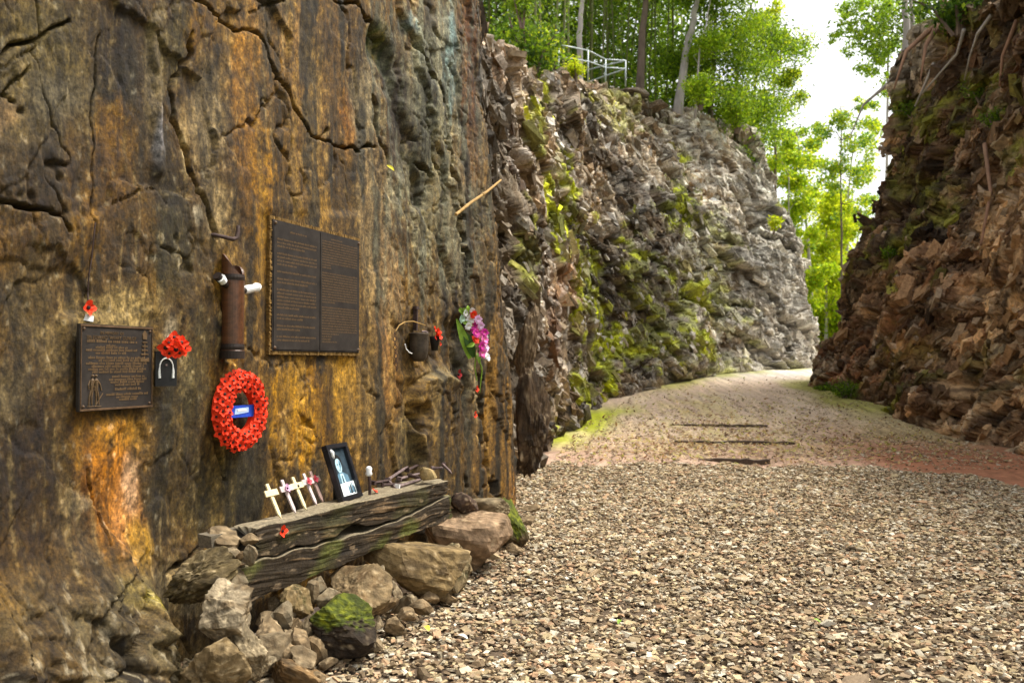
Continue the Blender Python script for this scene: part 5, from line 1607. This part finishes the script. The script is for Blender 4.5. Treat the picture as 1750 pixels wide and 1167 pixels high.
for (x, y, lab, m, L) in ((730, 1088, 'small yellow leaf lying on the gravel in front of the boulders', M_yellow, .05), (790, 1103, 'scrap of white litter on the gravel', M_white, .05), (1395, 1075, 'green leaf fallen on the gravel', M_green, .04), (1060, 1077, 'small green blade among the gravel stones', M_green, .04)):
    p = at_ground(x, y); p.z += .035
    t = thing('fallen_leaf' if m is not M_white else 'paper_scrap', lab, 'leaf' if m is not M_white else 'litter', Matrix.Translation(p) @ Matrix.Rotation(random.uniform(0, 3), 4, 'Z'))
    leaf('blade' if m is not M_white else 'sheet', t, (-L / 2, 0, 0), (L / 2, .005, .004), L * .25, m)

# ------------------------------------------------------------------ trees, bamboo, bushes, railing
def leaves_mesh(name, c, size, rg, pal, parent=None, aspect=.5, droop=0.0):
    V, Fa = leaf_quads(c, size, rg, aspect, droop=droop)
    n = len(c)
    col = np.array(pal)[rg.integers(0, len(pal), n)] * rg.uniform(.65, 1.35, (n, 1))
    return mesh_np(name, V, Fa, M_leaf, np.repeat(col, 4, 0), parent=parent)


G_BR = [(.19, .33, .010), (.24, .38, .014), (.13, .24, .010), (.29, .39, .016)]
G_MID = [(.10, .19, .010), (.14, .25, .012), (.065, .13, .01), (.19, .28, .014)]
G_DK = [(.05, .11, .010), (.075, .15, .012), (.035, .08, .008), (.11, .19, .012)]
G_YEL = [(.40, .50, .012), (.48, .54, .02), (.29, .42, .014), (.38, .44, .02)]
G_COOL = [(.12, .26, .05), (.16, .30, .06), (.09, .20, .04), (.22, .34, .04)]


DS = .66


def tree(name, label, cat, base, pts, r0, bark, clumps, leafn, lsize, pal, group=None, spread=.8, seed=0, roots=False, aspect=.5, droop=0.0):
    """pts: trunk line relative to base; clumps: (x, y, z, r) relative to base"""
    rg = np.random.default_rng(seed + 500)
    t = thing(name, label, cat, Matrix.Translation(base), group)
    pts = [Vector(p) for p in pts]
    n = len(pts)
    fine = []
    for i in range(n - 1):
        for k in range(4):
            q = pts[i].lerp(pts[i + 1], k / 4) + Vector((rg.normal(0, r0 * .15), rg.normal(0, r0 * .15), 0))
            fine.append(q)
    fine.append(pts[-1])
    fine[0] = pts[0]
    rad = [r0 * (1.35 - .35 * min(1, i / 2)) * (1 - .7 * i / (len(fine) - 1)) for i in range(len(fine))]
    mb = MB(); mb.tube(fine, rad, 9); tr = mb.build('trunk', bark, t, True)
    if roots:
        for k in range(5):
            a = rg.uniform(0, 6.28)
            mb = MB(); mb.tube([(0, 0, .1), (.35 * math.cos(a), .35 * math.sin(a), -.1), (.9 * math.cos(a), .9 * math.sin(a), -.55), (1.2 * math.cos(a), 1.2 * math.sin(a), -1.3)], [r0 * .6, r0 * .5, r0 * .3, r0 * .12], 6)
            mb.build('root', bark, t, True)
    cs = []
    for (x, y, z, r) in clumps:
        c = Vector((x, y, z))
        # limb from the nearest lower trunk point
        cand = [q for q in fine if q.z < c.z - .1] or [fine[-1]]
        s = min(cand, key=lambda q: (q - c).length + .3 * (c.z - q.z))
        mid = s.lerp(c, .5) + Vector((rg.normal(0, .15), rg.normal(0, .15), .1 * (c - s).length))
        mb = MB(); mb.tube([s, mid, c], [r0 * .30, r0 * .18, r0 * .06], 5); mb.build('limb', bark, t, True)
        m = max(3, int(5 * r))
        sub = rg.normal(size=(m, 3)) * r * .72 * np.array((1, 1, .75)) + np.array(c)
        k = int(leafn * r * 1.9)
        w = rg.integers(0, m, k)
        cs.append(sub[w] + rg.normal(size=(k, 3)) * r * .30 * np.array((1.1, 1.1, .8)))
    cs = np.concatenate(cs)
    leaves_mesh('crown', cs, lsize * rg.uniform(.6, 1.4, len(cs)), rg, pal, t, aspect, droop)
    return t


def bush(name, label, cat, base, w, h, n, lsize, pal, seed, group=None, stems=6, aspect=.5, d=None):
    rg = np.random.default_rng(seed + 900)
    t = thing(name, label, cat, Matrix.Translation(base), group)
    mb = MB(); cs = []
    d = d or w
    for i in range(stems):
        tip = Vector((rg.normal(0, w * .30), rg.normal(0, d * .30), h * rg.uniform(.55, 1.0)))
        mb.tube([(tip.x * .1, tip.y * .1, -.15), tip * .5 + Vector((0, 0, .1 * h)), tip], [.03 * w, .02 * w, .006 * w], 5)
        k = n // stems
        a = rg.beta(2, 1.2, k)[:, None]
        cs.append(np.array(tip) * a + rg.normal(size=(k, 3)) * np.array((w, d, h)) * .13)
    mb.build('stems', M_bark, t)
    cs = np.concatenate(cs); cs[:, 2] = np.maximum(cs[:, 2], 0)
    leaves_mesh('foliage', cs, lsize * rg.uniform(.6, 1.4, len(cs)), rg, pal, t, aspect)
    return t


def on_left(px, depth):
    depth = depth * DS
    x = (px - CX) / F * depth
    return Vector((x, depth, plat_z(LP, LNV, x, depth) - .15))


def on_right(px, depth):
    depth = depth * .80
    x = (px - CX) / F * depth
    return Vector((x, depth, plat_z(RP, RNV, x, depth) - .15))


def rel(base, *pp):
    """points seen at given photo places at the depth of the base, relative to it"""
    return [at_y(x, y, base.y + dy) - base for x, y, dy in pp]


# left plateau: trees
b_ = on_left(992, 35)
tree('forest_tree', 'slim pale trunked tree standing behind the railing', 'tree', b_, [Vector((0, 0, 0))] + rel(b_, (990, 60, .2), (995, 0, .4), (1000, -120, .6)) + [Vector((.4, 1, 8))], .09, M_bark_pale,
     [(.5, .5, 6, 1.4), (-.6, 1, 7, 1.5), (1.0, 1.2, 8, 1.4), (-1.6, .3, 5.4, 1.1)], 800, .16, G_MID, seed=1)
b_ = on_left(1094, 38)
tree('forest_tree', 'dark straight trunked tree right of the railing', 'tree', b_, [Vector((0, 0, 0))] + rel(b_, (1098, 60, .2), (1104, 0, .4), (1112, -110, .6)) + [Vector((.9, 1, 9))], .125, M_bark,
     [(.5, .5, 6.4, 1.6), (-1, 1, 7.6, 1.5), (1.6, 1.2, 8.2, 1.6), (2.0, .2, 6.0, 1.2)], 800, .16, G_MID, seed=2)
b_ = on_left(1160, 38)
tree('forest_tree', 'curving purplish grey trunked tree near the brow of the cliff', 'tree', b_, [Vector((0, 0, 0))] + rel(b_, (1172, 82, .2), (1184, 45, .3), (1192, 0, .4), (1200, -120, .6)) + [Vector((1.8, 1, 9))], .125, M_bark_pale,
     [(1.5, .5, 5.5, 1.5), (2.4, 1, 7, 1.7), (.4, 1.2, 8.2, 1.6), (3.2, .4, 8.6, 1.5)], 900, .16, G_BR, seed=3)
b_ = on_left(1190, 37)
tree('sapling', 'thin whitish leaning sapling right of the curved trunk', 'tree', b_, [Vector((0, 0, 0))] + rel(b_, (1196, 80, 0), (1207, 40, .2)) + rel(b_, (1216, -10, .4)), .033, M_bark_pale,
     [(.4, .2, 2.0, .5), (.7, .3, 2.7, .7)], 1200, .09, G_BR, seed=4)
# right rim of the left wood: loose bright crowns hanging over the brow
for i, (px_, dp, h, cl, pal, lab) in enumerate((
        (1215, 40, 7, [(0, -.3, 1.0, 1.3), (.8, 0, 2.2, 1.5), (-.6, .2, 2.8, 1.5), (.5, 0, 4.2, 1.7), (1.2, .5, 5.6, 1.6), (-.3, .2, 6.2, 1.6)], G_BR, 'bright leafy tree on the brow of the left cliff, nearest the railing'),
        (1255, 42, 7, [(-.2, 0, .6, 1.1), (.5, 0, 2.0, 1.5), (-.4, 0, 3.2, 1.5), (.9, .3, 4.4, 1.7), (0, .4, 6.0, 1.7), (1.8, .4, 6.6, 1.3)], G_BR, 'bright leafy tree at the middle of the left brow'),
        (1283, 46, 7, [(.2, 0, 1.2, 1.1), (.3, 0, 3.0, 1.3), (.8, 0, 5.0, 1.4), (.6, 0, 6.8, 1.4), (1.6, 0, 7.6, 1.0), (2.2, 0, 5.4, .7)], G_YEL, 'yellow green loose tree overhanging the gap from the left brow'))):
    b_ = on_left(px_, dp)
    tree('leafy_tree', lab, 'tree', b_, [(0, 0, 0), (.13, .07, 1.7), (.2, .13, 3.3), (.4, .13, h * DS)], .08, M_bark, [tuple(DS * q for q in c_) for c_ in cl], 1400, .115, pal + G_MID + G_DK[:2], seed=10 + i, aspect=.42)
# bamboo stems counted in front of the wood
ORD_B = ['right of the leftmost stem', 'third from the left', 'just left of the slim pale trunk', 'behind the slim pale trunk on its left side', 'first right of the slim pale trunk', 'second right of the slim pale trunk', 'left of the last one before the dark trunk', 'next to the dark trunk on its left', 'just right of the dark trunk', 'last one before the curving trunk', 'leftmost in the deep shade', 'at the left end of the rails']
for i, (px_, dp, lean) in enumerate(((912, 27, .02), (925, 30, -.01), (962, 31, .02), (972, 33, .0), (1012, 38, .01), (1030, 39, .02), (1052, 40, -.02), (1070, 41, .03), (1122, 42, .0), (1140, 42, .02), (905, 29, .0), (948, 32, .03))):
    b_ = on_left(px_, dp)
    t = thing('bamboo', 'slender green bamboo stem behind the railing, ' + ORD_B[i], 'bamboo', Matrix.Translation(b_), 'bamboo stems behind the railing')
    rg2 = np.random.default_rng(i)
    L = 6.5 + rg2.uniform(-1, 1)
    mb = MB(); mb.tube([(lean * L * k / 8 * (1 + k / 8), 0, L * k / 8) for k in range(9)], [.033 * (1 - .06 * k) for k in range(9)], 6); mb.build('culm', M_culm, t, True)
    c = np.stack([rg2.normal(0, .3, 420), rg2.normal(0, .3, 420), rg2.uniform(1.0, L, 420)], -1)
    leaves_mesh('foliage', c, .11 * rg2.uniform(.6, 1.5, 420), rg2, G_MID, t, .22, droop=.8)
# the wood behind reads as one mass
rg2 = np.random.default_rng(77)
n = 90000
u_ = rg2.uniform(0, 1, n); xw = -6 + 15 * u_; yw = 26.5 + 10 * rg2.uniform(0, 1, n) + .30 * np.maximum(xw, 0)
zb = 8.3 + .0 * xw
zz_ = zb + rg2.uniform(0, 1, n) ** .9 * 9
c = np.stack([xw, yw, zz_], -1)
keep = fbm(xw * .8, yw * .6, zz_ * .7, 3) + .25 * fbm(xw * 2.6, yw * 1.8, zz_ * 2.2, 2) > -.34
c = c[keep & (xw < 6.5)]
o = leaves_mesh('woodland', c, .21 * rg2.uniform(.5, 1.6, len(c)), rg2, G_DK + G_MID, None, .40, droop=.6)
tag(o, 'dark green bamboo wood massed behind the railing', kind='stuff')
mb = MB()
for i in range(110):
    x = rg2.uniform(-5.5, 7); y = rg2.uniform(26, 36) + .30 * max(x, 0)
    zb = plat_z(LP, LNV, x, y) - .4 if i < 40 else 8
    L = rg2.uniform(6, 10); q = rg2.normal(0, .5)
    mb.tube([(x, y, zb), (x + q * .4, y, zb + L / 2), (x + q, y, zb + L)], [.04, .036, .026], 5)
o = mb.build('bamboo_stems', M_culm, None, True)
tag(o, 'crowded bamboo stems in the dark wood', kind='stuff')
# hill that carries that wood
hx, hy = np.meshgrid(np.linspace(-40, 7.3, 70), np.linspace(30, 73, 50))
hz = 6.9 + .10 * (hy - 30) + 9 * sst(35, 44, hy) + .9 * fbm(hx * .22, hy * .22, 3, 3) - 18 * sst(2.6, 7.3, hx - .08 * (hy - 33))
o = mesh_np('hillside', np.stack([hx, hy, hz], -1), grid_faces(*hx.shape), M_path, np.zeros(hx.shape + (3,)) + np.array((.05, .055, .02)), smooth=True)
tag(o, kind='structure')

# bushes on the left brow
b_ = at_y(944, 118, 20); bush('bush', 'lime green fern like bush at the left end of the railing', 'bush', at_y(925, 112, 19.9), .95, .70, 2600, .06, G_YEL, 1, stems=10)
bush('bush', 'low bright green bush below the railing posts', 'bush', at_y(985, 130, 16.5), .6, .22, 1200, .05, G_YEL, 2, stems=8)
bush('bush', 'rounded green bush at the brow below the curved trunk', 'bush', on_left(1200, 34), .9, .8, 2200, .075, G_BR, 3, stems=8)
bush('bush', 'green bush at the dip of the left brow', 'bush', on_left(1262, 39), 1.1, 1.1, 2400, .08, G_BR, 4, stems=8)
bush('bush', 'leafy sprig clinging to the left cliff top above the smooth wall', 'bush', at_y(893, 30, 12.0), .45, .45, 900, .05, G_MID, 5, stems=6)
bush('bush', 'small fresh green plant growing on the far grey cliff face', 'plant', at_y(1322, 392, 24.6), .38, .4, 260, .11, G_YEL, 6, stems=5)
bush('bush', 'dark shrub in the shade left of the bamboo', 'bush', on_left(900, 24), 1.4, 1.4, 2600, .10, G_DK + G_MID, 7, stems=8)

# railing
RB = [(955, 112, 19.5), (1005, 119, 20.4), (1035, 126, 21.2), (1069, 128, 21.8)]
tops = [(955, 77), (1005, 86.5), (1035, 102), (1069, 104)]
base = at_y(1035, 126, 21.2)
t = thing('metal_railing', 'pale galvanised handrail with two rails at the lookout on the left cliff top', 'railing', Matrix.Translation(base))
A = [at_y(x, y, d_) - base for (x, y, d_) in RB]; Bt = [at_y(x, y, d_[2]) - base for (x, y), d_ in zip(tops, RB)]
for a_, c_ in zip(A, Bt):
    mb = MB(); mb.tube([a_ - Vector((0, 0, .3)), c_], .018, 8); mb.build('post', M_rail, t, True)
for k, nm in ((1.0, 'top_rail'), (.42, 'mid_rail')):
    for i in range(3):
        p0, p1 = A[i].lerp(Bt[i], k), A[i + 1].lerp(Bt[i + 1], k)
        mb = MB(); mb.tube([p0, p1], .017, 8); mb.build(nm, M_rail, t, True)
# return side of the railing, running back to the left
e = Bt[3] + Vector((-1.0, 1.5, .22)); e0 = e - Vector((0, 0, .6))
for k, nm in ((1.0, 'top_rail'), (.42, 'mid_rail')):
    mb = MB(); mb.tube([A[3].lerp(Bt[3], k), e0.lerp(e, k)], .020, 8); mb.build(nm, M_rail, t, True)
mb = MB(); mb.tube([e0 - Vector((0, 0, .5)), e], .021, 8); mb.build('post', M_rail, t, True)
# rocks on the brow behind the railing
o = rock('brow_rock', 'grey layered rock ledge right of the railing under the trees', 'rock', 1080, 120, 60, 22, 23, (.32, .28, .25), (.15, .11, .08), sub=ICO4, planes=8, deep=1.4)
o.location = on_left(1080, 35) + Vector((0, 0, .15))
o = rock('brow_rock', 'brown rock between the dark trunk and the curved trunk', 'rock', 1122, 128, 44, 20, 23, (.24, .19, .15), (.12, .09, .06), sub=ICO4, planes=8, deep=1.4)
o.location = on_left(1122, 35) + Vector((0, 0, .1))

# right plateau
b_ = on_right(1551, 25.5)
tree('forest_tree', 'pale straight trunked tree at the outer corner of the right cliff top', 'tree', b_, [Vector((0, 0, 0))] + rel(b_, (1549, 50, .1), (1546, 0, .2), (1542, -90, .4)) + [Vector((-.4, .5, 7.5))], .095, M_bark_pale,
     [(-.8, .3, 4.2, 1.2), (.9, .4, 5, 1.2), (-.4, .8, 6.4, 1.5)], 800, .13, G_MID, seed=31, roots=True)
b_ = on_right(1562, 27)
tree('forest_tree', 'thin white trunked tree just behind the corner tree on the right', 'tree', b_, [Vector((0, 0, 0))] + rel(b_, (1560, 30, .1), (1556, 0, .2), (1552, -90, .4)) + [Vector((-.3, .5, 7.5))], .06, M_bark_pale,
     [(.8, .3, 4.6, 1.0), (-.6, .8, 6.4, 1.3)], 800, .13, G_MID, seed=32)
b_ = on_right(1618, 21)
tree('forest_tree', 'reddish brown trunked tree with roots gripping the right cliff top', 'tree', b_, [Vector((0, 0, 0))] + rel(b_, (1616, 40, .05), (1613, 0, .1), (1608, -90, .2)) + [Vector((-.3, .5, 7))], .12, M_bark_red,
     [(-.8, .3, 4.6, 1.2), (.9, .4, 5.2, 1.3), (.2, .6, 6.4, 1.4)], 800, .12, G_MID, seed=33, roots=True)
for i, (px_, dp, m, lab) in enumerate(((1580, 30, M_bark_pale, 'slim grey trunk between the corner trees on the right'), (1650, 24, M_bark, 'dark trunk behind the reddish tree on the right'), (1690, 22, M_bark_pale, 'slender trunk in the wood above the right cliff'), (1725, 20, M_bark, 'dark trunk at the far right above the cliff'))):
    b_ = on_right(px_, dp)
    tree('forest_tree', lab, 'tree', b_, [(0, 0, 0), (.05, 0, 2), (.0, .1, 4), (.2, .2, 7)], .10, m, [(-.5, .3, 3.2, 1.0), (.7, .4, 4, 1.2), (0, .6, 5.6, 1.3)], 900, .12, G_MID, seed=41 + i)
for i, (px_, dp, w, h, pal, lab) in enumerate(((1600, 27, 1.6, 1.2, G_BR, 'green shrub between the trunks on the right cliff top'), (1645, 20, 1.3, .7, G_DK, 'dark fern on the edge of the right cliff top'), (1700, 17, 1.4, .9, G_DK + G_MID, 'dark green shrub overhanging the right cliff'), (1735, 15, 1.2, 1.0, G_MID, 'leafy shrub at the upper right corner'))):
    bush('bush', lab, 'bush', on_right(px_, dp), w, h, 1700, .10, pal, 20 + i, stems=9)
# fern tufts on the face of the right cliff
def on_face(G, nv, px_, py_):
    A = G[:nv]
    X_, Y_ = project(A)
    k = np.hypot(X_ - px_, Y_ - py_) + .6 * A[..., 1]
    i = np.unravel_index(np.argmin(k), k.shape)
    return Vector(A[i])


for i, (px_, py_, w, lab) in enumerate(((1680, 170, .8, 'dark fern tuft high on the right cliff face'), (1705, 215, .8, 'yellowish green fern tuft on the right cliff face'), (1565, 195, .7, 'small leafy tuft near the edge of the right cliff'), (1450, 680, .9, 'mossy plant tuft at the foot of the right cliff beside the path'), (1415, 668, .5, 'low green tuft at the corner where the right cliff meets the path'), (1520, 440, .6, 'dim fern tuft halfway up the right cliff'))):
    bush('fern', lab, 'fern', on_face(RP, RNV, px_, py_), w * .8, w * .36, 700, .07, G_DK + G_MID, 40 + i, stems=9, aspect=.3)
# roots trailing over the right cliff edge
for i, pl in enumerate((((1655, 55), (1640, 95), (1610, 130), (1580, 165)), ((1700, 30), (1680, 60), (1665, 100), (1655, 140)), ((1600, 110), (1585, 150), (1570, 185)), ((1745, 40), (1720, 100), (1715, 150)), ((1690, 250), (1700, 330), (1685, 420)))):
    pts = [on_face(RP, RNV, x, y) + Vector((-.12, -.10, .0)) for x, y in pl]
    b0_ = pts[0].copy()
    t = thing('hanging_root', ('pale root trailing down the right cliff from the reddish tree', 'grey root hanging over the right cliff edge in the upper corner', 'short pale root below the corner tree', 'dark root at the far right edge', 'long thin root hanging down the dark right cliff')[i], 'root', Matrix.Translation(b0_))
    mb = MB(); mb.tube([p_ - b0_ for p_ in pts], [.035, .028, .02, .012][:len(pts)], 7); mb.build('strand', M_bark_pale if i < 3 else M_bark_red, t, True)

# trees beyond the gap; haze and glare painted in as lighter leaf colours
def far_tree(name, lab, px_, depth, pts, r0, bark, clumps, n, ls, pal, seed, aspect=.5):
    b_ = Vector(((px_ - CX) / F * depth, depth, float(gz(depth)) - .2))
    cl = []
    for (x, y, rpx, dy) in clumps:
        q = at_y(x, y, depth + dy) - b_
        cl.append((q.x, q.y, q.z, rpx * depth / F))
    return tree(name, lab, 'tree', b_, [Vector((0, 0, 0))] + [at_y(x, y, depth) - b_ for x, y in pts], r0, bark, cl, n, ls, pal, group='trees beyond the gap', seed=seed, aspect=aspect)


far_tree('far_tree', 'dense green tree with a whitish trunk just beyond the left cliff end', 1384, 56, [(1386, 500), (1382, 420), (1374, 340), (1366, 270), (1362, 225)], .13, M_bark_pale,
         [(1352, 250, 30, 0), (1368, 300, 28, 1), (1345, 320, 24, 0), (1380, 275, 22, 0), (1362, 350, 26, 1), (1395, 245, 18, 0), (1340, 270, 18, 0), (1378, 230, 18, 0), (1385, 370, 20, 0), (1335, 230, 14, 0), (1350, 380, 16, 2), (1400, 300, 16, 0), (1372, 410, 18, 1)], 420, .22, G_COOL + G_YEL, 61)
far_tree('far_tree', 'tall bare pole like tree in the middle of the gap', 1440, 52, [(1439, 520), (1438, 400), (1437, 300), (1437, 180)], .09, M_bark,
         [(1432, 215, 20, 0), (1462, 200, 22, 0), (1415, 235, 20, 0), (1455, 250, 26, 0), (1478, 235, 24, 1), (1425, 280, 18, 0), (1470, 290, 24, 0), (1450, 330, 22, 0), (1485, 180, 16, 0), (1408, 215, 10, 0), (1490, 215, 18, 0), (1445, 290, 20, 0), (1482, 340, 22, 0), (1440, 375, 16, 0), (1470, 180, 12, 0)], 260, .20, G_COOL + G_YEL, 62)
far_tree('far_tree', 'bright yellow green tree low in the gap', 1410, 66, [(1410, 480), (1412, 420), (1408, 360)], .16, M_bark_pale,
         [(1408, 360, 24, 0), (1425, 390, 24, 1), (1398, 400, 22, 0), (1415, 430, 26, 0), (1400, 460, 24, 0), (1430, 440, 24, 0), (1410, 340, 14, 0), (1420, 480, 26, 2), (1395, 500, 24, 2), (1440, 500, 24, 2), (1432, 360, 16, 1), (1390, 430, 20, 2)], 1000, .24, G_YEL, 63)
far_tree('far_tree', 'pale trunked tree at the right side of the gap against the right cliff', 1452, 60, [(1450, 480), (1446, 400), (1450, 330), (1460, 240)], .13, M_bark_pale,
         [(1470, 340, 24, 0), (1448, 360, 20, 0), (1480, 300, 22, 0), (1462, 390, 20, 0), (1485, 250, 22, 0), (1440, 385, 16, 0)], 500, .20, G_BR + G_YEL, 64)
far_tree('far_tree', 'loose crowned tall tree high above the right corner', 1512, 44, [(1514, 400), (1516, 200), (1518, 80), (1522, -40)], .10, M_bark_pale,
         [(1470, 55, 22, 0), (1445, 40, 14, 0), (1500, 20, 22, 0), (1480, 90, 18, 0), (1505, 110, 24, 0), (1430, 62, 10, 0), (1525, 60, 22, 0), (1512, 145, 14, 0), (1450, 5, 18, 0), (1535, 10, 26, 0), (1490, -15, 30, 0), (1460, 20, 20, 0), (1440, 80, 12, 0), (1495, 60, 20, 0), (1520, 95, 18, 0), (1485, 125, 16, 0)], 330, .16, G_BR, 65)
far_tree('far_tree', 'thin leafy branch tree hanging into the sky from the upper left of the gap', 1330, 50, [(1325, 300), (1322, 150), (1326, 20), (1330, -60)], .09, M_bark,
         [(1355, 75, 7, 0), (1362, 130, 6, 0), (1335, 60, 9, 0), (1322, 100, 12, 0), (1335, 15, 12, 0), (1318, 30, 20, 0), (1325, 140, 7, 0), (1305, 170, 10, 0)], 400, .17, G_YEL, 66)
far_tree('far_tree', 'broad bright crowned tree showing over the end of the left cliff', 1350, 50, [(1352, 500), (1350, 380), (1348, 300)], .10, M_bark_pale,
         [(1345, 300, 30, 0), (1330, 260, 22, 0), (1365, 340, 28, 0), (1372, 400, 26, 0), (1380, 450, 24, 0), (1350, 370, 24, 1), (1385, 500, 22, 1)], 900, .20, G_BR + G_YEL, 67)
far_tree('far_tree', 'soft yellow green tree filling the low middle of the gap', 1412, 58, [(1412, 520), (1410, 430), (1414, 370)], .12, M_bark_pale,
         [(1412, 380, 30, 0), (1432, 410, 26, 0), (1398, 430, 28, 0), (1420, 460, 30, 0), (1440, 470, 24, 0), (1405, 490, 28, 0), (1425, 345, 18, 0)], 900, .24, G_YEL, 68)
# bright undergrowth beyond the end of the cutting
for i, (px_, dp, w, h, pal, lab) in enumerate(((1395, 60, 4, 2.2, G_YEL, 'bright undergrowth at the end of the cutting, left part'), (1420, 62, 4, 2.6, G_YEL, 'bright undergrowth at the end of the cutting, middle part'), (1445, 58, 3, 2.0, G_BR, 'bright undergrowth at the end of the cutting, right part'))):
    b_ = Vector(((px_ - CX) / F * dp, dp, float(gz(dp)) - .1))
    bush('undergrowth', lab, 'bush', b_, w, h + 3.0, 5000, .26, pal + G_YEL, 60 + i, stems=12)
rg2 = np.random.default_rng(91)
n = 26000
c = np.stack([rg2.uniform(10, 62, n), rg2.uniform(74, 96, n), np.zeros(n)], -1)
hh_ = 5.0 + 13.5 * np.clip(.5 + .8 * fbm(c[:, 0] * .12, c[:, 1] * .05, 3, 3), .1, 1.2)
c[:, 2] = 1.2 + rg2.uniform(0, 1, n) ** .8 * hh_
o = leaves_mesh('far_woodland', c, .5 * rg2.uniform(.6, 1.4, n), rg2, G_BR + G_YEL, None, .5)
tag(o, 'sunlit yellow green woods far beyond the cutting', kind='stuff')
